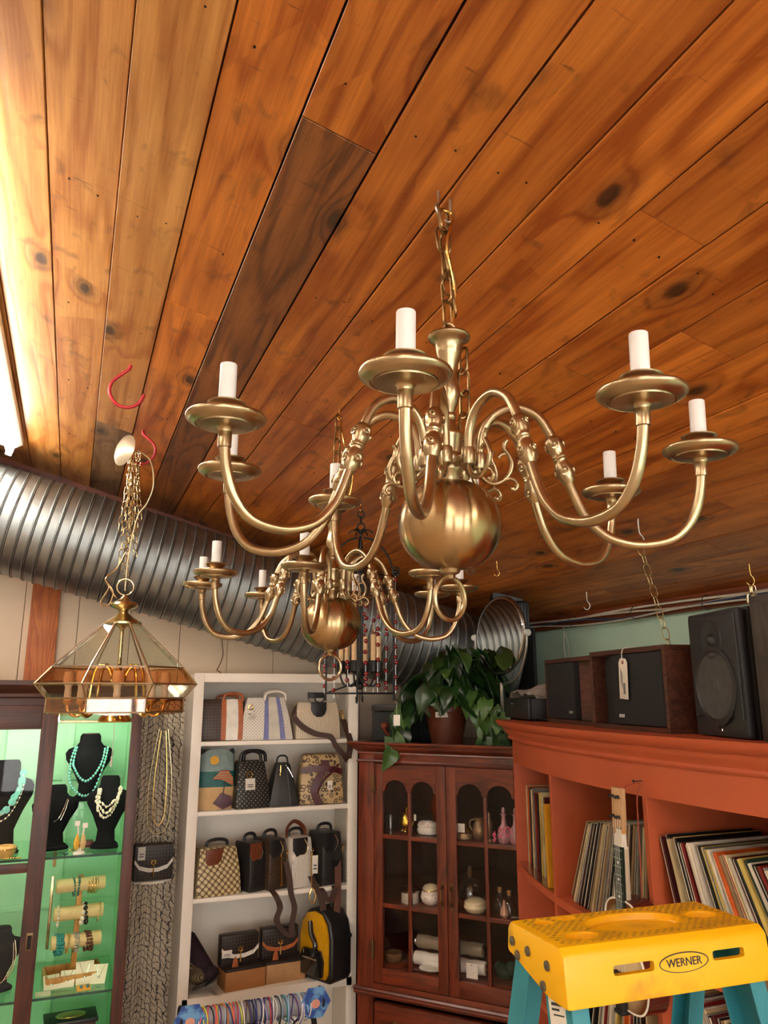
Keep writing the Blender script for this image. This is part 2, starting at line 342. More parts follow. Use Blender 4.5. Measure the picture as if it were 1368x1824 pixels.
# dark trim under the ceiling along the back wall, red-brown post, trim at right wall
TRIMW = wood('red_trim_wood', hx('4a1d0c'), hx('7d3a1a'), .5, 1, 'x', rnd=.04)
tl = 3.4
struct(ob('trim_1', MB().box((.2, 0, -.045), (4.7, .03, .09)), TRIMW, loc=(0, BY1-.02, C0), rot=(0, PHI, 0)))
POSTW = wood('post_fir', hx('a04c1c'), hx('d07834'), .5, 1.5, 'z', rnd=.03, ring=1.6)
struct(ob('trim_2', MB().box((0, 0, 1.5), (.135, .04, 3.0)), POSTW, loc=(-.157, BY1-.022, 0), bevel=.002))
struct(ob('trim_3', MB().box((0, .4, 0), (.03, 7.6, .07)), wood('trim_wood_y', hx('5a240e'), hx('8a441c'), .5, 1, 'y'), loc=(BX1-.012, 0, ceil_z(BX1)-.03)))
# ---------------------------------------------------------------- fluorescent shop lights (the visible one at upper left, others along the shop)
TUBEM = emit('lit_fluorescent_tube', (1, .93, .82), TUBE)
FIXM = plain('white_fixture_enamel', (.85, .85, .83), .3, 0, .02)
def shop_light(x, y0, L, label, first=False, tilt=PHI):
    z = ceil_z(x)-.012; g = thing('fluorescent_light', label, 'ceiling light', (x, y0, z), rot=(0, tilt, 0), group='fluorescent strip lights')
    ob('housing', MB().prism([(-.075, 0), (-.075, -.018), (-.045, -.05), (.045, -.05), (.075, -.018), (.075, 0)], 0, L, 'y'), FIXM, g)
    for s in (-.035, .035):
        ob('tube', MB().lathe([(.0145, .02), (.0145, L-.02)], 12, M=T3((s, 0, -.07)) @ RX(-PI/2)), TUBEM, g)
        for yy in (.008, L-.008): ob('lamp_holder', MB().box((s, yy, -.065), (.03, .016, .05)), FIXM, g, bevel=.003)
shop_light(-.375, 1.43, 2.42, 'lit fluorescent strip light on the ceiling at the left edge', True)
shop_light(-.43, -2.9, 2.42, 'lit fluorescent strip light behind the viewer, first row')
shop_light(-2.2, -.5, 2.42, 'lit fluorescent strip light far to the left, second row')
shop_light(1.35, -2.4, 2.42, 'lit fluorescent strip light behind the viewer, over the right aisle')
# ---------------------------------------------------------------- spiral ribbed duct along the back wall
def duct():
    r, x0, x1, yc, z0, sl, pt = .25, -1.6, 2.3, 4.04, 2.675, -.2505, .0515
    ln = math.hypot(1, sl); ax = Vector((1, 0, sl))/ln; nz = Vector((-sl, 0, 1))/ln; ny = Vector((0, 1, 0)); NA = 56
    o = Vector((x0, yc, z0+sl*x0)); Ltot = (x1-x0)*ln; st = []; s = 0
    while s < Ltot:
        for f, h in ((0, 0), (.10, 0), (.16, .006), (.22, .0065), (.27, .001), (.32, .0055), (.38, .005), (.44, 0)): st.append((s+f*pt*1.0, h))
        s += pt
    b = MB(); vs = []; fs = []
    for (s, h) in st:
        for i in range(NA+1):
            a = 2*PI*i/NA; q = o+ax*(s+pt*i/NA*1)+(ny*math.cos(a)+nz*math.sin(a))*(r+h); vs.append(q)
    n = NA+1
    for k in range(len(st)-1):
        for i in range(NA): fs.append((k*n+i, k*n+i+1, (k+1)*n+i+1, (k+1)*n+i))
    b.add(vs, fs)
    d = thing('ventilation_duct', 'large ribbed galvanized steel air duct running along the back wall', 'duct', (0, 0, 0))
    ob('duct_pipe', b, plain('galvanized_steel', (.31, .335, .335), .46, 1, .2, 7), d, smooth=50)
    for xx in (-.95,):
        c = o+ax*((xx-x0)*ln); pts = [c+(ny*math.cos(t)+nz*math.sin(t))*(r+.011) for t in [rad(q) for q in range(-200, 21, 10)]]
        ob('hanger_strap', MB().tube([tuple(p) for p in pts], .006, 6), STEEL, d)
duct()
# ---------------------------------------------------------------- brass chandeliers
ARM = [(.052,.108),(.054,.135),(.057,.158),(.066,.180),(.081,.196),(.1,.205),(.12,.207),(.141,.199),(.159,.184),(.172,.162),(.183,.135),(.2,.086),(.208,.058),(.229,.010),(.26,-.024),(.297,-.039),(.334,-.041),(.372,-.030),(.398,0),(.412,.040),(.417,.078),(.417,.096)]
arm_path = cr([(r, 0, z) for r, z in ARM], 5)
ARM_ME = MB().tube(arm_path, .0082, 12).mesh('arm', smooth=60)
PAN_ME = MB().lathe([(.0001,.094),(.010,.094),(.011,.099),(.014,.1015),(.030,.1025),(.0405,.1035),(.0415,.1065),(.044,.1072),(.0455,.1045),(.053,.108),(.0585,.1125),(.0595,.117),(.058,.120),(.052,.117),(.044,.1125),(.030,.111),(.012,.111),(.0001,.111)], 40).mesh('drip_pan', smooth=40)
CUP_ME = MB().lathe([(.0001,.110),(.017,.110),(.0175,.114),(.014,.119),(.0145,.125),(.020,.131),(.0275,.136),(.0285,.139),(.026,.1405),(.018,.139),(.0001,.139)], 32).mesh('candle_cup', smooth=40)
FER_ME = MB().lathe([(.0085,.070),(.0100,.071),(.0103,.094),(.009,.096)], 16).mesh('ferrule')
CAN_ME = MB().lathe([(.0001,.139),(.0125,.139),(.0128,.141),(.0128,.199),(.0122,.2003),(.0095,.2003),(.0095,.190),(.0001,.190)], 24).mesh('candle_sleeve', smooth=40)
def collar_mesh():
    a, b = Vector((.177, 0, .150)), Vector((.205, 0, .066)); d = (b-a); L = d.length; q = Vector((0,0,1)).rotation_difference(d.normalized()).to_matrix().to_4x4()
    M = T3(a) @ q; m = MB()
    pr = [(0,.0085),(.02,.0115),(.10,.0145),(.24,.0150),(.34,.0125),(.41,.0108),(.44,.0122),(.47,.0108),(.5,.0122),(.53,.0108),(.58,.0122),(.68,.0152),(.82,.0148),(.93,.0118),(1,.0086)]
    m.lathe([(r, t*L) for t, r in pr], 14, M=M)
    for t in (.19, .75):
        for s in (-1, 1):
            for ax in (0, 1):
                pts = []
                for i in range(15):
                    an = i*.62; rr = .0018+.0062*i/14; u, w = rr*math.cos(an)*s, rr*math.sin(an)
                    o = .0148-.0011*(i/14)
                    o = .0162-.0014*(i/14); pts.append((u, s*o, t*L+w) if ax == 0 else (s*o, u, t*L+w))
                m.tube(pts, .0019, 5, M=M)
    return m.mesh('scroll_collar', smooth=50)
COL_ME = collar_mesh()
def scroll_mesh():
    m = MB(); P = lambda L: cr([(r, 0, z) for r, z in L], 6)
    m.tube(P([(.052,.112),(.053,.094),(.062,.078),(.078,.071),(.094,.076),(.105,.089),(.109,.106),(.104,.122),(.097,.132),(.097,.142),(.102,.149)]), .0042, 8)
    m.tube(P([(.094,.076),(.104,.079),(.113,.076),(.118,.067),(.114,.059),(.109,.061)]), .0034, 8)
    m.tube(P([(.104,.122),(.096,.124),(.089,.121),(.086,.117)]), .0030, 8)
    m.ball((.109,0,.061), .0052, 8, 6)
    m.lathe([(.0001,.098),(.0112,.098),(.0125,.102),(.0125,.124),(.0112,.127),(.0001,.127)], 12, c=(.0525, 0, 0))
    m.box((.036, 0, .112), (.032, .009, .012)); return m.mesh('scroll_bracket', smooth=50)
SCR_ME = scroll_mesh()
COLUMN = [(.0001,.352),(.012,.354),(.030,.355),(.037,.353),(.0395,.349),(.038,.345),(.033,.342),(.029,.339),(.025,.335),(.0245,.322),(.022,.312),(.0165,.298),(.0135,.284),(.014,.272),(.017,.262),(.0195,.250),(.0195,.238),(.0165,.224),(.0115,.212),(.0092,.204),(.0125,.2),(.0125,.194),(.0095,.190),(.0125,.180),(.018,.172),(.0245,.166),(.0255,.160),(.023,.156),(.022,.128),(.026,.124),(.0265,.117),(.022,.108),(.0245,.102),(.023,.096),(.0175,.090),(.0165,.072)]
COLUMN_ME = MB().lathe(COLUMN, 28).mesh('column', smooth=45)
bp = [(.0905*math.sin(t)**.84 if t > 0 else .0001, -.079*math.cos(t)) for t in [PI*i/24 for i in range(25)]]; bp[-1] = (.0001, .079)
BALL_ME = MB().lathe(bp, 48).mesh('ball', smooth=60)
FIN_ME = MB().lathe([(.0001,-.072),(.017,-.073),(.0185,-.079),(.0165,-.084),(.009,-.088),(.007,-.094),(.0001,-.095)], 20).mesh('finial')
RING_ME = MB().tube(circ((0, 0, -.128), .0365, 36, 'y'), .0043, 8, True).mesh('ring')
def link_mesh(L, w, r, n=6): # stadium link, vertical, in xz plane
    pts = []
    for k in range(9): a = PI*k/8; pts.append((w/2*math.cos(a), 0, L/2-w/2+w/2*math.sin(a)))
    for k in range(9): a = PI+PI*k/8; pts.append((w/2*math.cos(a), 0, -L/2+w/2+w/2*math.sin(a)))
    return MB().tube(pts, r, n, True).mesh('chain_link', smooth=60)
def chain(parent, p0, p1, me, mat, L, r, sag=0, tw=0, jit=0):
    a, b = Vector(p0), Vector(p1); n = max(1, round((b-a).length/(L-2.6*r)))
    for i in range(n):
        t = (i+.5)/n; q = a.lerp(b, t); q.z -= sag*4*t*(1-t); q.x += jit*R.uniform(-1, 1); q.y += jit*R.uniform(-1, 1)
        d = (b-a).normalized(); o = mk('chain_link', me, mat, parent, q)
        o.rotation_mode = 'QUATERNION'; o.rotation_quaternion = Vector((0,0,1)).rotation_difference(d) @ Euler((0, 0, tw+(i % 2)*PI/2+jit*R.uniform(-20, 20))).to_quaternion()
def hook_thing(name, label, p, s, mat, r, rz=0, style='c', grp=None):
    h = MB()
    if style == 'c': pts = [(0,0,0.015),(0,0,-.012),(-.15*s,0,-.22*s),(-.34*s,0,-.42*s),(-.37*s,0,-.66*s),(-.22*s,0,-.9*s),(.02*s,0,-.97*s),(.24*s,0,-.86*s),(.33*s,0,-.66*s)]
    else: pts = [(0,0,.015),(0,0,-.45*s),(-.1*s,0,-.62*s),(-.14*s,0,-.78*s),(-.05*s,0,-.95*s),(.1*s,0,-.97*s),(.2*s,0,-.85*s)]
    h.tube(cr(pts, 5), r, 8); return tag(ob(name, h, mat, None, p, (0, 0, rz), smooth=60), label, 'hook', grp)
LINK1 = link_mesh(.052, .0225, .0027)
def chandelier(loc, angles, tilt, label, rs=1.0, hook=None, chain_len=.5, zr=0):
    t = thing('brass_chandelier', label, 'chandelier', loc, rot=(tilt, 0, 0), group='eight-arm brass chandeliers')
    mk('column', COLUMN_ME, BRASS, t); mk('ball', BALL_ME, BRASSB, t)
    f = mk('bottom_finial', FIN_ME, BRASS, t); mk('ring', RING_ME, BRASS, f, rot=(0, 0, zr))
    for a in angles:
        A = mk('arm', ARM_ME, BRASS, t, rot=(0, 0, rad(a))); A.scale = (rs, 1, 1)
        mk('scroll_collar', COL_ME, BRASS, A); mk('scroll_bracket', SCR_ME, BRASS, A)
        for nme, me, mt in (('drip_pan', PAN_ME, BRASS), ('candle_cup', CUP_ME, BRASS), ('ferrule', FER_ME, BRASS), ('candle_sleeve', CAN_ME, CREAM)):
            q = mk(nme, me, mt, A, (.417, 0, 0)); q.scale = (1/rs, 1, 1)
    top = Vector((0, 0, .353)); d = Matrix.Rotation(-tilt, 3, 'X') @ (Vector(hook)-Vector(loc)); 
    mk('top_loop', MB().tube(circ((0, 0, .363), .013, 16, 'y'), .003, 6, True).mesh('top_loop'), BRASS, t)
    chain(t, (0, 0, .372), d, LINK1, BRASSD, .052, .0027, 0, .4, .0015)
    return t, d
H1 = (.586, 1.167, ceil_z(.586)-.03)
ch1, d1 = chandelier((.590, 1.175, 2.2355), [-124-45*k for k in range(8)], rad(2.0), 'large eight-arm brass chandelier hanging in front, above the yellow ladder', hook=H1, zr=.35)
chain(ch1, (.012, .004, .40), d1+Vector((-.012, 0, 0)), LINK1, BRASSD, .052, .0027, 0, 1.2, .003)
chain(ch1, (.026, -.004, .16), (.030, 0, .33), LINK1, BRASSD, .052, .0022, 0, .2, .003)
ob('cord', MB().tube(cr([(.003,0,.35),(.014,.003,.44),(-.006,-.004,.53),(.012,.004,.6),(d1.x,d1.y,d1.z)], 6), .0032, 8), GOLD, ch1)
hook_thing('ceiling_hook', 'silver cup hook carrying the large front chandelier chain, on the left', (.572, 1.16, ceil_z(.572)), .05, STEEL, .0026, .4, 's', 'ceiling hooks')
hook_thing('ceiling_hook', 'silver cup hook carrying the large front chandelier chain, on the right', (.60, 1.165, ceil_z(.60)), .05, STEEL, .0026, 2.6, 's', 'ceiling hooks')
H2 = (.729, 2.225, ceil_z(.729)-.025)
ch2, d2 = chandelier((.7056, 2.2053, 2.153), [-118, -160, 156, 109, 60, 15, -14, -66], rad(1.0), 'farther eight-arm brass chandelier, hanging low in front of the duct', .945, H2, zr=.2)
ob('cord', MB().tube(cr([(.02,0,.345),(.05,.01,.38),(.06,0,.47),(.035,.004,.56),(d2.x,d2.y,d2.z)], 6), .003, 8), GOLD, ch2)
hook_thing('ceiling_hook', 'brass cup hook at the top of the rear brass chandelier chain', (.729, 2.225, ceil_z(.729)), .04, GOLD, .0024, .3, 's', 'ceiling hooks')
# ---------------------------------------------------------------- black iron cage chandelier with red beads
def cage():
    c = Vector((1.083, 2.992, 1.95)); t = thing('cage_chandelier', 'black iron cage chandelier with strings of red beads, behind the rear brass chandelier', 'chandelier', c, rz=rad(-24))
    BEAD = plain('red_glass_bead', (.17, .005, .009), .12, 0, .15, 60, coat=.5); CLB = glass('clear_bulb_glass', (.96,.96,.95), .06)
    h = .137; cs = [(h,0),(0,-h),(-h,0),(0,h)]
    for x, y in cs:
        u = Vector((x, y, 0)).normalized()
        rod = ob('rod', MB().tube([(x, y, -.03), (x, y, .478)], .0036, 8), IRON, t)
        ob('arch', MB().tube(cr([(x, y, .478), u*.13+Vector((0,0,.52)), u*.105+Vector((0,0,.575)), u*.06+Vector((0,0,.622)), u*.012+Vector((0,0,.64))], 5), .0042, 8), IRON, t)
        ob('curl', MB().tube(cr([u*.130+Vector((0,0,.50)), u*.148+Vector((0,0,.512)), u*.163+Vector((0,0,.50)), u*.158+Vector((0,0,.48)), u*.145+Vector((0,0,.478))], 5), .0036, 6).ball(tuple(u*.147+Vector((0,0,.492))), .011, 8, 6), IRON, rod)
        ob('foot_hook', MB().tube(cr([u*.137+Vector((0,0,.005)), u*.143+Vector((0,0,-.022)), u*.158+Vector((0,0,-.035)), u*.176+Vector((0,0,-.03)), u*.183+Vector((0,0,-.012))], 5), .0034, 6), IRON, rod)
    for i in range(4):
        a, b = cs[i], cs[(i+1) % 4]
        ob('bottom_bar', MB().tube([(a[0], a[1], 0), (b[0], b[1], 0)], .0036, 8), IRON, t)
        ob('top_bar', MB().tube([(a[0], a[1], .475), (b[0], b[1], .475)], .003, 8), IRON, t)
    ob('cross_bar', MB().tube([(-h, 0, 0), (-.05, 0, .03), (0, 0, .04)], .0034, 6), IRON, t)
    ob('stem', MB().tube([(0,0,.02),(0,0,.66)], .005, 8).ball((0,0,.03), .016, 10, 8).lathe([(.012,.1),(.02,.08),(.012,.06)], 12), IRON, t)
    for k in range(6):
        a = k*PI/3+.3; u = Vector((math.cos(a), math.sin(a), 0))
        A = ob('candle_arm', MB().tube(cr([Vector((0,0,.065)), u*.03+Vector((0,0,.035)), u*.06+Vector((0,0,.03)), u*.078+Vector((0,0,.06)), u*.078+Vector((0,0,.085))], 5), .0042, 8).lathe([(.009,.08),(.0165,.086),(.0165,.125),(.014,.128)], 14, c=tuple(u*.078)), IRON, t)
        s = ob('candle_sleeve', MB().lathe([(.0105,0),(.0105,.105),(.009,.106),(.0001,.106)], 14), TAN_S, A, tuple(u*.078+Vector((0,0,.125))))
        ob('bulb', MB().lathe([(.006,.106),(.008,.112),(.0125,.124),(.0135,.136),(.010,.150),(.004,.163),(.0005,.172)], 14), CLB, A, tuple(u*.078+Vector((0,0,.125))))
        ob('filament', MB().tube([(0,0,.11),(.003,0,.125),(-.003,0,.14),(0,.002,.15)], .0012, 5), GOLD, A, tuple(u*.078+Vector((0,0,.125))))
    bead = MB().ball((0,0,0), .0088, 10, 8).mesh('bead', smooth=80)
    rs = R
    for k, (x, y, z0, z1) in enumerate([(h+.008,.004,.46,.02),(.075,-.062,.40,.02),(.03,-.105,.36,.03),(-.04,-.1,.12,.04),(-.1,-.04,.15,.0),(-.145,0.006,.15,.02),(.01,.13,.42,.03),(.105,.035,.38,.02),(-.07,.07,.4,.1),(.05,.09,.3,.02)]):
        w = ob('wire', MB().tube([(x, y, z0+.02), (x, y, z1-.02)], .0007, 4), STEEL, t); z = z0
        while z > z1:
            mk('bead', bead, BEAD, w, (x+rs.uniform(-.003,.003), y, z)); z -= rs.choice([.021, .042, .048, .058])
    for k in range(6):
        a = k*PI/3; u = Vector((math.cos(a), math.sin(a), 0))
        ob('top_leaf', MB().tube(cr([u*.004+Vector((0,0,.655)), u*.02+Vector((0,0,.672)), u*.04+Vector((0,0,.668)), u*.052+Vector((0,0,.655))], 4), [.003]*12+[.0008], 6), IRON, t)
    ob('hanger_ring', MB().tube(circ((0,0,.685), .016, 16, 'y'), .004, 6, True).tube(circ((0,0,.715), .014, 16, 'x'), .0035, 6, True).tube(circ((0,0,.74), .014, 16, 'y'), .003, 6, True), IRON, t)
    tgx = ob('price_tag', MB().box((0, 0, -.094), (.026, .001, .042)).tube([(0,0,-.073),(0,0,-.02)], .0006, 4), PAPER, t, (h+.012, -.006, -.01), bevel=.0004)
    hook_thing('ceiling_hook', 'small brass hook above the black cage chandelier', (1.083, 2.992, ceil_z(1.083)), .05, GOLD, .0024, .7, 's', 'ceiling hooks')
cage()
# ---------------------------------------------------------------- bevelled glass pendant
def pendant():
    c = Vector((.157, 3.0, 0)); rz = math.atan2(-3.0, -.157)+PI/8
    t = thing('glass_pendant', 'octagonal clear and peach glass pendant lamp with brass edges, hanging at left', 'pendant lamp', (c.x, c.y, 1.85), rz=rz)
    z = lambda q: q-1.85
    CL = glass('bevelled_glass', (.93,.96,.95), .10, .03); AM = glass('peach_tinted_glass', (.94,.78,.64), .2, .03)
    tiers = [((.064, 2.197), (.236, 2.040), CL), ((.236, 2.040), (.290, 1.982), AM), ((.290, 1.982), (.246, 1.934), CL), ((.246, 1.934), (.246, 1.888), AM)]
    def vp(r, zz, k): a = 2*PI*k/8; return Vector((r*math.cos(a), r*math.sin(a), z(zz)))
    for ti, ((r0, z0), (r1, z1), m) in enumerate(tiers):
        fr = MB()
        for k in range(8):
            a, b, cc, d = vp(r0, z0, k), vp(r0, z0, k+1), vp(r1, z1, k+1), vp(r1, z1, k)
            fr.tube([a, d], .0036 if ti == 0 else .0028, 6); fr.tube([d, cc], .003, 6)
            n = (b-a).cross(d-a).normalized()*.003; poly = [a, b, cc, d]
            if ti == 3:
                mid = (cc+d)/2-Vector((0, 0, .012)); q1 = (d*2+cc)/3-Vector((0,0,.0095)); q2 = (d+cc*2)/3-Vector((0,0,.0095)); poly = [a, b, cc, q2, q1, d]
            cen = sum(poly, Vector())/len(poly); inner = [p.lerp(cen, .09)+n for p in poly]; back = [p-n*.4 for p in poly]; N = len(poly)
            mb = MB().add(poly+inner+back, [tuple(range(N, 2*N)), tuple(range(2*N, 3*N))[::-1]]+[(i, (i+1) % N, N+(i+1) % N, N+i) for i in range(N)]+[((i+1) % N, i, 2*N+i, 2*N+(i+1) % N) for i in range(N)])
            ob('pane', mb, m, t, smooth=0)
        ob('came_frame', fr, BRASS if ti else plain('silvered_came', (.6,.58,.5), .2, 1), t)
    ob('crown', MB().lathe([(.068, z(2.196)), (.069, z(2.203)), (.058, z(2.210)), (.038, z(2.222)), (.02, z(2.236)), (.016, z(2.243)), (.022, z(2.250)), (.045, z(2.259)), (.052, z(2.267)), (.047, z(2.275)), (.03, z(2.281)), (.022, z(2.287)), (.012, z(2.294)), (.008, z(2.305)), (.0001, z(2.31))], 28), PALEBR, t)
    ob('top_ring', MB().tube(circ((0, 0, z(2.335)), .030, 28, 'y'), .0028, 6, True), PALEBR, t, rot=(0, 0, -rz))
    st = [(.0001, z(1.845))]
    ob('bell', MB().lathe([(.0001,z(1.852)),(.058,z(1.852)),(.06,z(1.856)),(.052,z(1.868)),(.034,z(1.885)),(.026,z(1.91)),(.022,z(1.935)),(.013,z(1.945))], 24), GOLD, t)
    ob('stem', MB().lathe([(.013,z(1.94)),(.011,z(1.96)),(.02,z(1.975)),(.028,z(2.0)),(.026,z(2.015)),(.012,z(2.03)),(.008,z(2.05)),(.0085,z(2.07)),(.007,z(2.075))]+[(.0085 if i % 2 else .0065, z(2.08+i*.008)) for i in range(13)]+[(.012,z(2.185)),(.03,z(2.196))], 16), PALEBR, t)
    CS = plain('pale_candle_cup', hx('d8b596'), .5, 0, .06)
    for k in range(8):
        a = 2*PI*k/8+PI/8; u = Vector((math.cos(a), math.sin(a), 0)); V = lambda r, zz: u*r+Vector((0, 0, z(zz)))
        A = ob('arm', MB().tube(cr([V(.02,2.0), V(.035,2.035), V(.058,2.05), V(.078,2.035), V(.088,1.99), V(.094,1.93), V(.11,1.885), V(.135,1.872), V(.158,1.888), V(.165,1.915)], 5), .0052, 8), GOLD, t)
        ob('cup', MB().lathe([(.006,z(1.91)),(.017,z(1.92)),(.019,z(1.926)),(.0001,z(1.926))], 16, c=tuple(u*.165)), GOLD, A)
        ob('candle_sleeve', MB().lathe([(.0125,z(1.926)),(.0125,z(1.95)),(.011,z(1.966)),(.012,z(1.975)),(.019,z(1.985)),(.0195,z(2.0)),(.0165,z(2.025)),(.0001,z(2.026))], 16, c=tuple(u*.165)), CS, A)
    # chains gathered on the hook
    LK = link_mesh(.034, .017, .0016); hk = Vector((.172, 3.10, 2.905)); inv = Matrix.Rotation(-rz, 3, 'Z')
    def loc(p): return inv @ (Vector(p)-Vector((c.x, c.y, 1.85)))
    for i, (dx, dy, zb) in enumerate([(0,0,2.36),(-.03,.0,2.42),(.024,-.01,2.45),(-.012,.02,2.40),(.012,.02,2.52),(-.04,.01,2.55),(.034,.012,2.60)]):
        top = Vector((hk.x-.03+.012*(i % 4), hk.y-.01*(i % 3), 2.885)); bot = Vector((c.x+.004+dx*1.0, c.y+.02+dy, zb))
        chain(t, loc(top), loc(bot), LK, PALEBR, .034, .0016, 0, i*.5, .003)
    ob('supply_cord', MB().tube([loc(p) for p in cr([(.165,3.06,2.885),(.215,3.03,2.84),(.232,3.01,2.74),(.212,3.0,2.66),(.18,3.0,2.6),(.16,3.0,2.45),(.157,3.0,2.32)], 6)], .0024, 6), plain('clear_cord', (.62,.54,.32), .35), t)
    ob('loose_wire', MB().tube([loc(p) for p in cr([(.15,3.02,2.47),(.12,3.0,2.40),(.085,2.98,2.36),(.10,2.98,2.33),(.075,2.97,2.27),(.10,2.97,2.26),(.115,2.98,2.31),(.09,2.98,2.345),(.12,2.98,2.30),(.13,2.98,2.29)], 6)], .0028, 6), PALEBR, t)
    cp = ob('canopy_disc', MB().lathe([(.0001,.014),(.03,.014),(.052,.006),(.062,0),(.064,-.002),(.055,.001),(.0001,.006)], 32), plain('pale_canopy', (.55,.47,.34), .3, .5), t, loc((.115, 3.03, 2.872)))
    cp.rotation_mode = 'QUATERNION'; cp.rotation_quaternion = Vector((0,0,1)).rotation_difference(inv @ Vector((-.82,-.52,.12)))
    ob('pull_string', MB().tube([(0,0,z(1.85)),(.004,0,z(1.80)),(.0,0,z(1.70))], .0012, 5).lathe([(.002,z(1.70)),(.0042,z(1.705)),(.003,z(1.735))], 8), STRING, t, tuple(inv @ Vector((-.003,-.03,0))))
    hook_thing('red_ceiling_hook', 'red vinyl coated ceiling hook holding the glass pendant chains', (.186, 3.12, ceil_z(.186)), .145, RED, .0058, PI-.4, 'c', 'red ceiling hooks')
    hook_thing('red_ceiling_hook', 'empty red vinyl coated ceiling hook nearer the viewer', (.093, 2.522, ceil_z(.093)), .155, RED, .0058, -.2, 'c', 'red ceiling hooks')
pendant()
# other ceiling hooks and loose chains on the right
hook_thing('ceiling_hook', 'silver cup hook above the long loose chain at right', (1.814, 2.133, ceil_z(1.814)), .10, STEEL, .0028, 2.6, 's', 'ceiling hooks')
hook_thing('ceiling_hook', 'small brass cup hook right of the front chandelier ball', (1.805, 3.112, ceil_z(1.805)), .07, GOLD, .0026, 2.6, 's', 'ceiling hooks')
hook_thing('ceiling_hook', 'small silver cup hook in the ceiling above the wood-sided speakers', (2.274, 3.078, ceil_z(2.274)), .085, STEEL, .0026, 2.6, 's', 'ceiling hooks')
hook_thing('ceiling_hook', 'brass cup hook over the tall black speaker at the right edge', (2.303, 2.124, ceil_z(2.303)), .08, GOLD, .0028, 2.6, 's', 'ceiling hooks')
LK2 = link_mesh(.042, .022, .0017)
t = thing('hanging_chain', 'long loose brass chain hanging down in front of the mint wall', 'chain', (1.814, 2.133, 2.46), group='loose hanging chains'); chain(t, (0,0,0), (.085,-.03,-.44), LK2, PALEBR, .042, .0017, 0, .5, .002)
t = thing('hanging_chain', 'bunched short brass chain hanging above the tall black speaker', 'chain', (2.303, 2.124, 2.34), group='loose hanging chains')
for dx, q in ((-.012, -.17), (.012, -.2), (0, -.1)): chain(t, (dx*.3, 0, 0), (dx*2, .01, q), LK2, PALEBR, .042, .0017, 0, q*9, .002)
# thin wire dangling below the duct
tag(ob('dangling_wire', MB().tube(cr([(.76,4.335,2.33),(.755,4.33,2.24),(.765,4.33,2.16),(.748,4.325,2.10),(.735,4.325,2.075),(.75,4.325,2.065),(.775,4.325,2.04)], 6), .0028, 6), plain('brown_wire', hx('7a5a3c'), .5)), 'thin brown wire dangling on the cream wall above the white bookcase', 'wire')
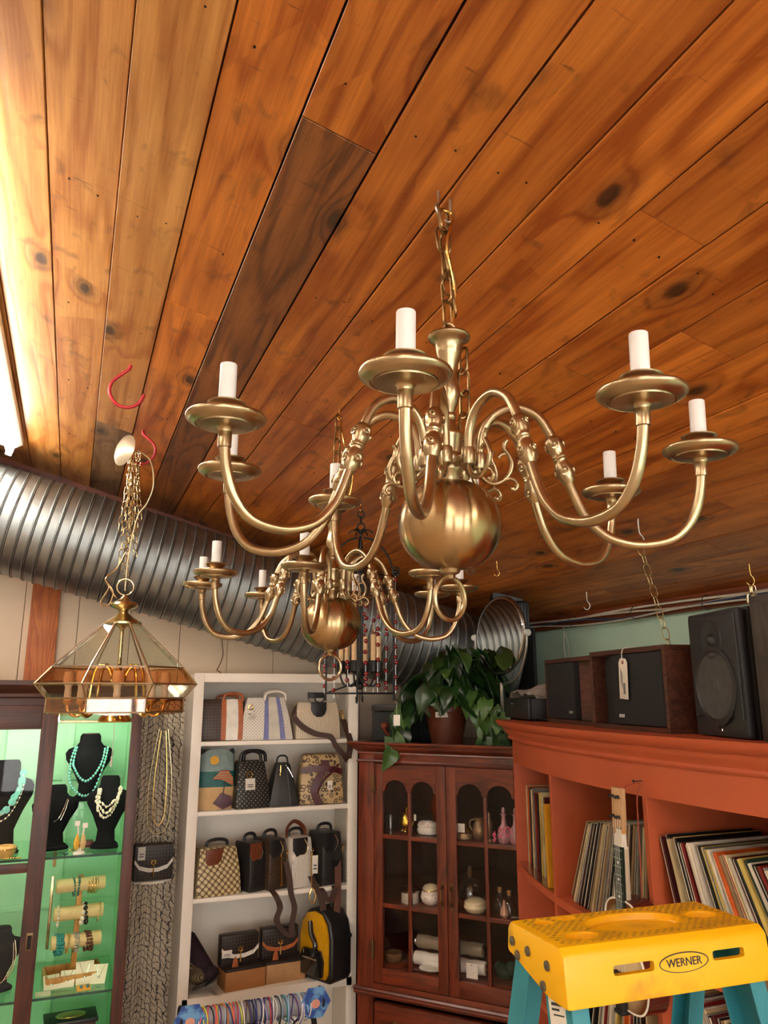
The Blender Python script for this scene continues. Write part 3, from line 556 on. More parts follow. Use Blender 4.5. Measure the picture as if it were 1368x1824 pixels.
# ---------------------------------------------------------------- jewellery display case
GREEN = plain('green_case_paint', hx('a4e3b2'), .5, 0, .04, 4)
SGL = glass('green_edge_shelf_glass', (.78,.93,.84), .07); GEDGE = plain('shelf_glass_edge', (.02,.07,.05), .2)
CX0, CX1, CY0, CY1, CZ = -1.25, .315, 3.75, 4.33, 2.0
def case():
    t = thing('jewellery_case', 'tall dark wood and glass jewellery display case with green lining', 'display case', (CX0, CY0, 0))
    L = lambda x, y, z: (x-CX0, y-CY0, z); w = CX1-CX0
    def bx(n, x0, x1, y0, y1, z0, z1, m, par=t, bv=.003): return ob(n, MB().box(L((x0+x1)/2, (y0+y1)/2, (z0+z1)/2), (x1-x0, y1-y0, z1-z0)), m, par, bevel=bv)
    bx('side_panel', CX1-.02, CX1, CY0+.05, CY1, 0, 1.93, WALNUT); bx('side_panel', CX0, CX0+.02, CY0+.05, CY1, 0, 1.93, WALNUT)
    bx('lining_side', CX1-.026, CX1-.021, CY0+.055, CY1-.03, .15, 1.86, GREEN, bv=0); bx('lining_side', CX0+.021, CX0+.026, CY0+.055, CY1-.03, .15, 1.86, GREEN, bv=0)
    bx('back_panel', CX0+.02, CX1-.02, CY1-.03, CY1-.01, .1, 1.88, GREEN)
    for x in (-.95, -.62, -.29, .02): bx('back_batten', x-.02, x+.02, CY1-.042, CY1-.031, .15, 1.86, GREEN, bv=.002)
    for z in (.97, 1.55): bx('back_rail', CX0+.02, CX1-.02, CY1-.04, CY1-.031, z-.015, z+.015, GREEN, bv=.002)
    bx('case_floor', CX0+.02, CX1-.02, CY0+.05, CY1-.03, .40, .43, GREEN); bx('case_roof', CX0, CX1, CY0+.03, CY1, 1.88, 1.93, WALNUTX)
    bx('case_base', CX0, CX1, CY0+.02, CY1, 0, .40, WALNUTX)
    bx('stile', CX1-.045, CX1, CY0+.01, CY0+.055, .1, 1.93, WALNUT)
    bx('stile', CX0, CX0+.06, CY0+.01, CY0+.055, .1, 1.93, WALNUT)
    bx('top_rail', CX0, -.035, CY0, CY0+.055, 1.885, 1.94, WALNUTX)
    bx('top_rail', -.035, CX1, CY0+.005, CY0+.055, 1.90, 1.94, WALNUTX); bx('valance', -.035, CX1-.045, CY0+.05, CY0+.058, 1.825, 1.90, GREEN)
    cor = ob('cornice', MB().prism([(0,1.93),(-.02,1.935),(-.02,1.95),(-.04,1.965),(-.055,1.985),(-.055,2.005),(.55,2.005),(.55,1.93)], -.03, w+.03, 'x'), WALNUTX, t, bevel=.002)
    bx('door_track', -.03, CX1-.045, CY0+.03, CY0+.049, 1.822, 1.834, PALEBR)
    # sliding door
    dx0, dx1 = -.70, -.038
    d = bx('sliding_door', dx1-.066, dx1, CY0-.012, CY0+.018, .42, 1.90, WALNUT)
    bx('door_stile', dx0, dx0+.066, CY0-.012, CY0+.018, .42, 1.90, WALNUT, d)
    bx('door_top_rail', dx0+.066, dx1-.066, CY0-.012, CY0+.018, 1.80, 1.90, WALNUTX, d); bx('door_mid_rail', dx0+.066, dx1-.066, CY0-.012, CY0+.018, 1.228, 1.262, WALNUTX, d); bx('door_bottom_rail', dx0+.066, dx1-.066, CY0-.012, CY0+.018, .60, .645, WALNUTX, d)
    bx('finger_pull', dx1-.045, dx1-.018, CY0-.016, CY0-.008, .93, 1.0, plain('bronze_pull', (.16,.10,.05), .4, .9), d)
    bx('pull_recess', dx1-.039, dx1-.024, CY0-.0185, CY0-.0155, .94, .99, plain('dark_recess', (.01,.006,.004), .8), d, 0)
    bx('pane', dx0+.06, dx1-.06, CY0+.001, CY0+.005, 1.255, 1.805, GLASS, d, 0); bx('pane', dx0+.06, dx1-.06, CY0+.001, CY0+.005, .64, 1.232, GLASS, d, 0)
    d2 = bx('rear_door', -.66, -.60, CY0+.022, CY0+.046, .42, 1.895, WALNUT); bx('rear_door_stile', -1.19, -1.14, CY0+.022, CY0+.046, .42, 1.895, WALNUT, d2)
    bx('pane', -1.14, -.66, CY0+.03, CY0+.034, .45, 1.88, GLASS, d2, 0)
    for z in (1.268, .728):
        s = bx('glass_shelf', CX0+.03, CX1-.032, CY0+.065, CY1-.045, z-.008, z, SGL, bv=0); bx('shelf_edge', CX0+.03, CX1-.032, CY0+.0615, CY0+.0648, z-.0085, z+.0005, GEDGE, s, 0)
    for z in (1.56, 1.2): bx('shelf_standard', -.008, .006, CY1-.045, CY1-.034, z-.42, z-.1, PALEBR)
    # strip light behind the top rail
    lt = bx('strip_light', CX0+.06, CX1-.06, CY0+.075, CY0+.115, 1.85, 1.878, FIXM); ob('lit_tube', MB().lathe([(.011,0),(.011,w-.16)], 10, M=T3(L(CX0+.08, CY0+.095, 1.838)) @ RY(PI/2)), emit('lit_case_tube', (1,.95,.80), CASE_TUBE*7), lt)
case()
SH1, SH2, SH3 = 1.268, .728, .43
def bust(x, y, z, h, w, rz, label, riser=0, base=True, lean=.12, topm=None):
    t = thing('necklace_bust', label, 'display bust', (x, y, z), rz, 'black velvet necklace busts'); hb = h-riser
    # silhouette in front view swept with depth
    rows = []
    prof = [(0,.30,.09),(.06,.30,.09),(.10,.22,.07),(.25,.20,.07),(.45,.34,.10),(.62,.50,.13),(.72,.52,.13),(.78,.46,.12),(.82,.30,.11),(.88,.235,.10),(.97,.225,.095),(1.0,.20,.08)]
    vs, fs = [], []; n = 20
    for q, a, b in prof:
        for i in range(n):
            an = 2*PI*i/n; vs.append((a*w*2*.5*math.cos(an)*1.0, b*w*1.5*math.sin(an)+lean*h*(q-.2)*.6, riser+q*hb))
    for k in range(len(prof)-1):
        for i in range(n): j = (i+1) % n; fs.append((k*n+i, k*n+j, (k+1)*n+j, (k+1)*n+i))
    fs += [tuple(range(n))[::-1], tuple((len(prof)-1)*n+i for i in range(n))]
    ob('bust_form', MB().add(vs, fs), VELVET, t, smooth=60)
    ob('neck_cap', MB().lathe([(.0001,riser+hb*1.0),(.2*w*.96,riser+hb*1.001),(.19*w,riser+hb*1.012),(.0001,riser+hb*1.014)], 20, c=(0, lean*h*.48, 0), sy=.62), topm or VELVET, t)
    if base: ob('foot', MB().lathe([(.32*w,0),(.33*w,.006),(.32*w,.012),(.2*w,.016)], 24, sy=.55, c=(0,-.012,riser)), VELVET, t)
    if riser: ob('riser', MB().box((0, .0, riser/2), (w*.9, .1, riser)), glass('acrylic_riser', (.93,.97,.95), .05), t, bevel=.002)
    return t
def strand(name, label, t0, pts, sz, m, ms=None, jit=0, step=1.05, disc=False, grp='necklaces'):
    b = MB(); P = cr(pts, 14); acc = 0; last = None; i = 0
    for p in P:
        if last is None or (p-last).length > sz*2*step:
            s = sz*(1+jit*R.uniform(-.5, .6)); q = p+Vector((R.uniform(-1,1), R.uniform(-1,1)*.3, R.uniform(-1,1)))*jit*sz
            if disc: b.lathe([(.0001,-.3*s),(s*.9,-.25*s),(s,0),(s*.9,.25*s),(.0001,.3*s)], 12, M=T3(q) @ RX(PI/2))
            else: b.ball(q, (s*.92, s*.85, s*1.1), 8, 6)
            last = p
    t = thing(name, label, 'necklace', t0, group=grp); o = ob('beads', b, m, t, smooth=60)
    ob('cord', MB().tube(P, sz*.18, 5), STRING, t); return t
TURQ = plain('turquoise_bead', hx('6fc6b4'), .35, 0, .25, 120); CHIP = plain('pearl_chip', hx('e6ddc4'), .35, 0, .2, 150)
bust(.115, 4.10, SH1, .49, .21, .15, 'tall black velvet necklace bust with a brown top, wearing two turquoise strands', .19, False, topm=plain('brown_leather_cap', hx('3a1b14'), .6))
ob_ = tag(ob('riser_block', MB().box((0,0,.0115), (.085, .07, .023)), plain('maroon_block', hx('5c1614'), .4), None, (.115, 4.02, SH1+.0005), bevel=.002), 'small maroon block under the turquoise necklace bust', 'block')
bust(.205, 3.96, SH1, .305, .19, -.25, 'short black velvet bust wearing a cream chip necklace, right end of upper shelf')
bust(-.015, 4.0, SH1, .27, .2, .3, 'black velvet bust half hidden behind the sliding door stile')
bust(-.225, 3.98, SH1, .385, .22, .15, 'black velvet bust with big turquoise disc necklace behind the door glass')
bust(-.19, 3.98, SH2, .24, .2, .2, 'black velvet bust with silver chains on the lower shelf at the left edge')
for i, (d, zl) in enumerate(((.0, 1.555), (.012, 1.49))):
    strand('bead_necklace', ('shorter' if i == 0 else 'longer')+' turquoise bead strand on the tall brown-topped bust', (0,0,0), [(.052-d*.6,4.08,1.70),(.042-d,4.055,1.64),(.046-d,4.02,zl+.06),(.075-d*.5,4.0,zl+.015),(.105,3.995,zl),(.14+d*.3,4.0,zl+.03),(.168+d,4.03,1.64),(.178+d,4.06,1.70)], .0058, TURQ)
for i, zl in enumerate((1.45, 1.425, 1.405)):
    strand('chip_necklace', 'cream pearl chip strand on the short bust, %s' % ('innermost', 'middle one', 'lowest')[i], (0,0,0), [(.172-.006*i,3.945,1.52),(.165-.006*i,3.925,1.475),(.18-.004*i,3.905,zl+.015),(.20,3.9,zl),(.222,3.905,zl+.02),(.243+.003*i,3.92,1.485),(.252+.003*i,3.945,1.53)], .005, CHIP, jit=.6, step=.75)
strand('disc_necklace', 'chunky turquoise disc necklace on the bust behind the door glass', (0,0,0), [(-.165,3.95,1.60),(-.17,3.915,1.55),(-.19,3.88,1.50),(-.215,3.865,1.46),(-.245,3.87,1.44),(-.275,3.89,1.49)], .0135, TURQ, jit=.45, disc=True, step=.8)
strand('pearl_necklace', 'thin strand of small pearls beside the turquoise disc necklace', (0,0,0), [(-.16,3.95,1.605),(-.158,3.91,1.54),(-.18,3.878,1.475),(-.21,3.86,1.43),(-.25,3.865,1.41)], .0038, CHIP, step=2.2)
tag(ob('silver_chain_necklace', MB().tube(cr([(.03,3.96,1.485),(.018,3.94,1.45),(.0,3.92,1.41),(-.02,3.92,1.395)], 6), .0014, 5).tube(cr([(.034,3.96,1.48),(.024,3.94,1.44),(.008,3.92,1.40)], 6), .0012, 5), SILV), 'fine silver chain on the bust behind the door stile', 'necklace', 'necklaces')
tag(ob('silver_chain_necklace', MB().tube(cr([(-.13,3.96,.92),(-.12,3.93,.86),(-.14,3.90,.80),(-.19,3.89,.77)], 6), .002, 5).tube(cr([(-.135,3.96,.91),(-.13,3.92,.84),(-.16,3.89,.785)], 6), .0018, 5), SILV), 'silver chain necklace on the lower shelf bust', 'necklace', 'necklaces')
# feather earrings on a little stand, bowl, small pieces
t = thing('earring_stand', 'white earring stand with yellow feather earrings on the upper glass shelf', 'earring stand', (.095, 3.86, SH1))
ob('stand_base', MB().lathe([(.026,0),(.024,.006),(.012,.01)], 18, sy=.7), WHITEP, t)
for s, hh in ((-1, .125), (1, .115)): ob('stand_arm', MB().tube([(s*.004,0,.008),(s*.012,0,hh-.02),(s*.014,-.004,hh)], .004, 6).box((s*.016,-.006,hh), (.022,.003,.02)), WHITEP, t)
for s in (-1, 1): ob('feather', MB().lathe([(.001,0),(.010,.012),(.013,.03),(.009,.05),(.002,.07)], 10, c=(s*.013,-.012,.014), sy=.4), plain('yellow_feather' if s < 0 else 'pale_feather', hx('d8a83c' if s < 0 else 'cfb277'), .8, 0, .3, 300), t)
t = thing('trinket_bowl', 'tan lidded bowl with gilt rim behind the door glass', 'bowl', (-.20, 3.87, SH1)); TANB = plain('tan_ceramic', hx('c79a55'), .35)
ob('bowl_body', MB().lathe([(.02,0),(.03,.004),(.04,.022),(.042,.036),(.038,.037),(.0001,.037)], 24), TANB, t); ob('lid', MB().lathe([(.0425,.038),(.043,.042),(.036,.05),(.015,.054),(.0001,.055)], 24), TANB, t); ob('gilt_rim', MB().tube(circ((0,0,.0375), .0425, 24, 'z'), .0015, 5, True), GOLD, t)
for i, (x, y, lab) in enumerate([(.035,3.845,'small pair of dark stud earrings near the upper shelf front edge'),(.06,3.93,'tiny gold brooch lying on the upper glass shelf'),(-.17,3.83,'gold link bracelet lying in front of the tan bowl')]):
    b = MB()
    for k in range(6 if i == 2 else 2): b.ball((k*.011-.01*(i == 2)*2.5, (k % 2)*.004, .004), (.006, .005, .004), 8, 6)
    tag(ob(('stud_earrings', 'brooch', 'link_bracelet')[i], b, (BLACK, GOLD, GOLD)[i], None, (x, y, SH1)), lab, 'jewellery')
# bracelet T-bar stand
t = thing('bracelet_stand', 'wooden three-bar bracelet stand with padded rolls and a tray base', 'bracelet stand', (.115, 4.02, SH2), rz=.12); OAKM = wood('honey_oak', hx('a8712c'), hx('d29c4c'), .45, 3, 'z'); ROLL = plain('cream_padded_roll', hx('e0c78c'), .7, 0, .06, 60)
ob('post', MB().box((0,.0,.21), (.022,.02,.42)).box((0,.03,.2), (.016,.014,.38)), OAKM, t, bevel=.002)
for i, z in enumerate((.385, .27, .155)): ob('padded_roll', MB().lathe([(.02,-.105),(.028,-.103),(.029,-.09),(.028,0),(.029,.09),(.028,.103),(.02,.105)], 22, M=T3((0,-.02,z)) @ RY(PI/2)), ROLL, t)
for a, b in (((0,-.085,.018),(.23,.008,.036)),((0,.085,.018),(.23,.008,.036)),((-.115,0,.018),(.008,.17,.036)),((.115,0,.018),(.008,.17,.036)),((0,0,.004),(.23,.17,.008))): ob('tray_side', MB().box(a, b), OAKM, t, bevel=.001)
def bracelet(x, zi, m, lab, n=1, r=.0325, tr=.003, knob=0, sp=.006):
    z = SH2+(.385,.27,.155)[zi]; c, s = math.cos(.12), math.sin(.12); b = MB()
    for k in range(n):
        a = R.uniform(-.12, .12); M = T3((.115+x*c+.02*s+(k-(n-1)/2)*sp, 4.02+x*s-.02*c, z-.004)) @ RZ(.12+a) @ RY(R.uniform(-.15,.15))
        if knob:
            for q in range(knob): an = 2*PI*q/knob; b.ball(M @ Vector((0, (r+.004)*math.cos(an), (r+.004)*math.sin(an)-.004)), tr*(1+R.uniform(-.2,.3)), 7, 5)
        else: b.tube([M @ Vector(p) for p in circ((0,0,-.004), r+.002, 20, 'x')], tr, 6, True)
    return tag(ob('bracelet', b, m, smooth=60), lab, 'bracelet', 'bracelets on the padded stand')
bracelet(-.03, 0, plain('green_stone', hx('4a7a63'), .3, 0, .4, 200), 'green stone bead bracelet on the top roll, left one', 1, tr=.0045, knob=20)
bracelet(-.008, 0, plain('teal_stone', hx('3f6f60'), .3, 0, .4, 200), 'green stone bead bracelet on the top roll, right one', 1, tr=.0045, knob=20)
bracelet(.05, 0, GOLD, 'stack of thin gold bangles on the top roll', 7, tr=.0016)
bracelet(-.085, 1, CHIP, 'cream bead bracelet at the left end of the middle roll', 1, tr=.006, knob=14)
bracelet(.03, 1, plain('black_white_bead', (.02,.02,.02), .25), 'chunky black bead bracelet on the middle roll', 1, tr=.0105, knob=11)
bracelet(.018, 1, CHIP, 'chunky white bead bracelet on the middle roll', 1, tr=.009, knob=9)
bracelet(.088, 1, PALEBR, 'gold chain bracelet at the right end of the middle roll', 1, tr=.004, knob=20)
bracelet(-.072, 2, plain('teal_chip', hx('2f8a80'), .35, 0, .35, 300), 'thick teal chip bracelet on the bottom roll', 4, tr=.007, knob=18, sp=.007)
bracelet(-.035, 2, plain('yellow_bead', hx('b8a24a'), .4, 0, .3, 200), 'yellow bead bracelet on the bottom roll', 2, tr=.004, knob=22)
bracelet(.0, 2, STEEL, 'grey metal multi-strand bracelet on the bottom roll', 4, tr=.004, knob=20)
bracelet(.05, 2, plain('brown_wood_bead', hx('5a2c16'), .4, 0, .5, 150), 'brown and white wooden bead bracelet on the bottom roll', 3, tr=.0055, knob=16, sp=.011)
# necklace cards leaning on the lower shelf
CARD = plain('cream_card', hx('e8e0c2'), .55, 0, .03)
for i, (x, y, w, h, lean, rz, m, lab) in enumerate([(.035,3.90,.065,.075,1.05,.12,CARD,'cream necklace card lying at the left of the lower glass shelf'),(.09,3.905,.06,.08,.95,-.1,CARD,'cream necklace card second from left on the lower glass shelf'),(.165,3.915,.075,.10,.8,.05,CARD,'large cream necklace card in front of the bracelet stand'),(.215,3.90,.06,.09,.9,-.2,CARD,'cream necklace card at the right end of the lower glass shelf'),(.16,3.835,.055,.035,1.2,.1,plain('orange_card', hx('e0a040'), .6),'orange earring card with two blue stones at the shelf front')]):
    t = thing('jewellery_card', lab, 'jewellery card', (x, y, SH2), group='jewellery cards', rot=(-lean, 0, rz))
    ob('card', MB().box((0, 0, h/2), (w, .0015, h)), m, t)
    if i < 4: ob('chain', MB().tube(cr([(-w*.3,-.002,h*.96),(-w*.1,-.002,h*.5),(0,-.002,h*.36),(w*.12,-.002,h*.52),(w*.3,-.002,h*.96)], 5), .0008, 4).ball((0,-.003,h*.33), (.006,.002,.006), 8, 6), SILV, t)
    else: ob('earrings', MB().ball((-.01,-.004,h*.6), .007, 8, 6).ball((.016,-.004,h*.62), .007, 8, 6), plain('blue_stone', hx('31767d'), .3), t)
t = thing('keepsake_box', 'dark box with a gold oval relief on the case floor', 'box', (.12, 3.98, SH3), .05)
ob('box_body', MB().box((0,0,.075), (.2,.12,.15)), WALNUTX, t, bevel=.004); ob('lid', MB().box((0,-.01,.158), (.215,.135,.016)), BLACK, t, bevel=.004); ob('oval_relief', MB().ball((0,-.01,.168), (.062,.038,.009), 24, 8), plain('gold_relief', (.6,.5,.18), .3, .9, .3, 120, .6, 160), t)
t = thing('lattice_wallet', 'price slip lying at the left end of the lower glass shelf', 'paper slip', (-.0, 3.86, SH2)); t.name = 'paper_slip'
ob('slip', MB().box((0,0,.001), (.06,.05,.002)), CARD, t)
# ---------------------------------------------------------------- fabric panel, corner shelf, purse and chains
def fabric():
    m, tt, b = nt('reptile_print_cloth'); tc = node(tt, 'ShaderNodeTexCoord')
    sep = node(tt, 'ShaderNodeSeparateXYZ', {0: tc.outputs['Object']})
    ax = node(tt, 'ShaderNodeMath', {0: sep.outputs[0], 1: .10}, operation='SUBTRACT'); ab = node(tt, 'ShaderNodeMath', {0: ax.outputs[0]}, operation='ABSOLUTE')
    dz = node(tt, 'ShaderNodeMath', {0: ab.outputs[0], 1: .9, 2: sep.outputs[2]}, operation='MULTIPLY_ADD')
    wob = node(tt, 'ShaderNodeTexNoise', {'Vector': tc.outputs['Object'], 'Scale': 24, 'Detail': 3})
    a1 = node(tt, 'ShaderNodeMath', {0: wob.outputs[0], 1: .06, 2: dz.outputs[0]}, operation='MULTIPLY_ADD')
    s1 = node(tt, 'ShaderNodeMath', {0: node(tt, 'ShaderNodeMath', {0: a1.outputs[0], 1: 210}, operation='MULTIPLY').outputs[0]}, operation='SINE')
    sq = node(tt, 'ShaderNodeMath', {0: ab.outputs[0], 1: .6}, operation='POWER')
    a2 = node(tt, 'ShaderNodeMath', {0: wob.outputs[0], 1: .075, 2: sq.outputs[0]}, operation='MULTIPLY_ADD')
    s2 = node(tt, 'ShaderNodeMath', {0: node(tt, 'ShaderNodeMath', {0: a2.outputs[0], 1: 120}, operation='MULTIPLY').outputs[0]}, operation='SINE')
    mx = node(tt, 'ShaderNodeMath', {0: s1.outputs[0], 1: s2.outputs[0]}, operation='MAXIMUM')
    rp = node(tt, 'ShaderNodeValToRGB', {'Fac': node(tt, 'ShaderNodeMath', {0: mx.outputs[0], 1: .5, 2: .5}, operation='MULTIPLY_ADD').outputs[0]}); e = rp.color_ramp.elements
    e[0].position = .91; e[0].color = c4(hx('cdbfa8')); e[1].position = .99; e[1].color = c4(hx('3a3434'))
    tt.links.new(rp.outputs[0], b.inputs['Base Color']); b.inputs['Roughness'].default_value = .8
    t = thing('printed_cloth', 'grey and black snakeskin print cloth hanging between jewellery case and white bookcase', 'cloth', (.33, 4.325, 0))
    rows = [[(x/20*.25, -.006-.012*math.sin(x*1.4+z*.5)*(1+.4*math.sin(z)), .35+z*.065) for x in range(21)] for z in range(25)]
    ob('cloth', MB().sheet(rows, .002, (0,1,0)), m, t, smooth=60)
    ob('cloth_rod', MB().tube([(-.02,-.005,1.915),(.27,-.005,1.915)], .006, 8), WALNUTX, t)
fabric()
tag(ob('small_shelf', MB().prism([(-.1,0),(.1,0),(.095,-.05),(.05,-.10),(0,-.115),(-.05,-.10),(-.095,-.05)], -.012, 0), WHITEP, None, (.452, 4.31, 1.055), bevel=.002), 'small white bracket shelf on the printed cloth', 'shelf')
def fchain(x, z0, z1, w, lab, mat=GOLD):
    tag(ob('chain_necklace', MB().tube(cr([(x-w*.2,4.30,z0),(x-w*.5,4.295,(z0+z1)/2),(x-w*.45,4.292,z1+.05),(x,4.29,z1),(x+w*.45,4.292,z1+.05),(x+w*.5,4.295,(z0+z1)/2),(x+w*.2,4.30,z0)], 8), .0019, 5), mat), lab, 'necklace', 'necklaces on the cloth')
fchain(.47, 1.76, 1.30, .06, 'inner gold chain necklace hanging on the printed cloth'); fchain(.47, 1.77, 1.26, .11, 'outer gold chain necklace hanging on the printed cloth', PALEBR)
# ---------------------------------------------------------------- handbags
LBR = plain('brown_leather', hx('6a3318'), .42, 0, .12, 40); TANL = plain('tan_leather', hx('a85a2c'), .42, 0, .1, 40); BLK = plain('black_leather', (.014,.013,.013), .38, 0, .25, 60, .15, 300); WHL = plain('white_leather', hx('e6e0d4'), .4); WEB = plain('brown_webbing', hx('3d2418'), .6, 0, .15, 120)
MONO = pattern('brown_monogram', 'check', hx('2a1a12'), hx('4a3222'), 95, rot=PI/4); CHKB = pattern('dark_check', 'check', hx('171210'), hx('3a2c24'), 90, rot=PI/4)
LATT = pattern('cream_lattice', 'dots', hx('cfbf94'), hx('6e5736'), 44, rot=PI/4, thr=.40); WHM = pattern('white_monogram', 'dots', hx('9a938a'), hx('ddd6ca'), 85, rot=PI/4, thr=.22); CRM = pattern('cream_monogram', 'wave', hx('d9cbb4'), hx('b8a488'), 34, thr=.55); BKD = pattern('black_dot_weave', 'dots', hx('7d7468'), hx('15130f'), 62, rot=PI/4, thr=.22)
CBR = pattern('signature_rings', 'rings', hx('4a3520'), hx('b79d70'), 42, thr=.55); DBR = pattern('dark_brown_grain', 'noise', hx('2c1e12'), hx('453222'), 120); WHV = pattern('white_wave', 'wave', hx('e3ddd2'), hx('b9b0a4'), 38, thr=.6)
def price_tag(par, p, w=.03, h=.04, rx=0, rz=0, m=None, lines=2):
    g = ob('price_tag', MB().box((0,0,-h/2), (w,.0012,h)), m or PAPER, par, p, (rx, 0, rz), bevel=.0004)
    b = MB()
    for i in range(lines): b.box((0,-.0009,-h*(.55+.18*i)), (w*.6,.0004,h*.07))
    ob('print', b, INK, g)
def handle(par, x0, x1, y, z0, z1, m, r=.006, fl=1, name='handle'):
    xm = (x0+x1)/2; return ob(name, MB().tube(cr([(x0,y,z0),(x0+.004,y,z0+(z1-z0)*.65),(x0+(x1-x0)*.22,y,z1-(z1-z0)*.08),(xm,y,z1),(x1-(x1-x0)*.22,y,z1-(z1-z0)*.08),(x1-.004,y,z0+(z1-z0)*.65),(x1,y,z0)], 5), r, 8, flat=fl), m, par, smooth=60)
def ribbon(par, pts, w, th, m, d=(1,0,0), name='strap'):
    P = cr(pts, 6); D = Vector(d)*w/2; rows = [[p-D, p+D] for p in P]
    n = [Vector((0,-1,0))]; return ob(name, MB().sheet(rows, th, (0,-1,0.001)), m, par, smooth=60)
def bag(name, label, x0, x1, zb, h, m, yf=4.07, d=.13, tw=.86, td=.55, rz=0, bev=.008, zt=None, grp='handbags in the white bookcase'):
    w = x1-x0; t = thing(name, label, 'handbag', ((x0+x1)/2, yf+d/2, zb), rz, grp)
    a, b = w/2, d/2; vs = []; NZ = 6; fs = []
    ring = [(-1,-1),(-.35,-1.04),(.35,-1.04),(1,-1),(1,1),(.35,1.04),(-.35,1.04),(-1,1)]
    for k in range(NZ+1):
        q = k/NZ; sx = 1+(tw-1)*q+.03*math.sin(PI*q); sy = 1+(td-1)*q+.10*math.sin(PI*q)
        vs += [(p[0]*a*sx, p[1]*b*sy, q*h) for p in ring]
    for k in range(NZ):
        for i in range(8): j = (i+1) % 8; fs.append((k*8+i, k*8+j, k*8+8+j, k*8+8+i))
    fs += [tuple(range(8))[::-1], tuple(NZ*8+i for i in range(8))]
    ob('body', MB().add(vs, fs), m, t, bevel=bev); return t, w, d, h
def band(t, w, d, h, x, bw, m, tw=.86, td=.55, name='stripe'):   # vertical band on the front face
    rows = []
    for k in range(9):
        q = k/8; sx = 1+(tw-1)*q+.03*math.sin(PI*q); sy = (1+(td-1)*q+.10*math.sin(PI*q))*1.04; y = -d/2*sy-.0015
        rows.append([((x-bw/2)*sx, y, q*h*.985+.004), ((x+bw/2)*sx, y, q*h*.985+.004)])
    ob(name, MB().sheet(rows, .003, (0,1,0)), m, t)
Z1, Z2, Z3, Z4 = 1.715, 1.387, .997, .575
def bookcase():
    t = thing('white_bookcase', 'tall white painted bookcase filled with handbags', 'bookcase', (.575, 4.03, 0)); w, dp = .875, .325
    def bx(n, x0, x1, y0, y1, z0, z1): return ob(n, MB().box(((x0+x1)/2, (y0+y1)/2, (z0+z1)/2), (x1-x0, y1-y0, z1-z0)), WHITEP, t, bevel=.002)
    bx('side_panel', .0, .02, .012, dp, 0, 2.045); bx('side_panel', w-.02, w, .012, dp, 0, 2.045)
    bx('stile', 0, .05, 0, .018, 0, 2.05); bx('stile', w-.052, w, 0, .018, 0, 2.05); bx('top_rail', .05, w-.052, 0, .018, 2.005, 2.05); bx('top_board', .02, w-.02, .018, dp, 2.03, 2.048)
    bx('back_board', .02, w-.02, dp-.01, dp, 0, 2.03)
    for z in (Z1, Z2, Z3): bx('shelf', .021, w-.021, .002 if z > 0 else 0, dp-.012, z-.02, z)
    bx('shelf', .021, w-.021, -.0, dp-.012, Z4-.04, Z4); bx('shelf', .021, w-.021, .002, dp-.012, .12, .14); bx('plinth', .05, w-.052, .004, .02, 0, .12)
bookcase()
# top shelf
t, w, d, h = bag('handbag', 'dark brown monogram handbag with a white and orange stripe, top shelf', .628, .845, Z1, .205, MONO, tw=.97, td=.7)
band(t, w, d, h, .045, .11, TANL, .97, .7, 'orange_band'); 
band(t, w, d*1.03, h, .045, .06, WHL, .97, .7, 'white_band'); handle(t, -.0, .10, -.045, h*.96, h+.03, TANL, .007); handle(t, -.02, .09, .04, h*.96, h+.02, TANL, .007)
t, w, d, h = bag('handbag', 'white dotted handbag with blue stripes and white handles, top shelf', .815, 1.105, Z1, .215, WHM, yf=4.06, tw=.66, td=.6, rz=-.05)
BLU = plain('periwinkle_stripe', hx('7276a6'), .5); GRY = plain('pale_grey_stripe', hx('c8c2b4'), .5)
band(t, w, d, h, .045, .115, BLU, .66, .6, 'blue_band'); band(t, w, d*1.03, h, .045, .06, GRY, .66, .6, 'grey_band'); handle(t, -.01, .10, -.06, h*.93, h+.03, WHL, .0065); handle(t, .0, .11, .045, h*.96, h+.04, WHL, .0065); price_tag(t, (-.09,-.075,.15), .035, .03, -.15); ob('clasp', MB().tube(circ((-.085,-.068,.165), .012, 14), .0025, 6, True), GOLD, t)
t, w, d, h = bag('handbag', 'cream logo-weave handbag with a black flap tab and long brown strap, top shelf', 1.115, 1.365, Z1, .19, CRM, yf=4.07, tw=.88, td=.6, rz=.03)
ob('flap_tab', MB().prism([(-.04,.19),(.045,.19),(.045,.15),(.035,.125),(.018,.112),(-.008,.112),(-.028,.125),(-.04,.15)], -.062, -.05, 'y'), BLK, t, bevel=.003); ob('top_tassel', MB().box((.0,-.02,.225), (.09,.02,.03), ), BLK, t, bevel=.006); ob('tassel_chain', MB().tube(cr([(-.05,-.03,.24),(-.055,-.045,.21),(-.045,-.055,.185)], 5), .004, 6), STEEL, t)
ribbon(t, [(-.12,-.03,.17),(-.132,-.05,.12),(-.10,-.075,.07),(-.03,-.095,.03),(.05,-.115,.012),(.075,-.125,-.03),(.12,-.13,-.08),(.145,-.12,-.11)], .03, .002, WEB, (.6,0,.8)); ribbon(t, [(.15,-.12,-.10),(.16,-.12,-.02),(.145,-.10,.05),(.135,-.07,.10)], .034, .002, WEB)
ob('strap_clip', MB().tube(circ((.13,-.06,.135), .011, 14), .003, 6, True).tube([(.133,-.065,.124),(.138,-.07,.10)], .004, 6), GOLD, t)
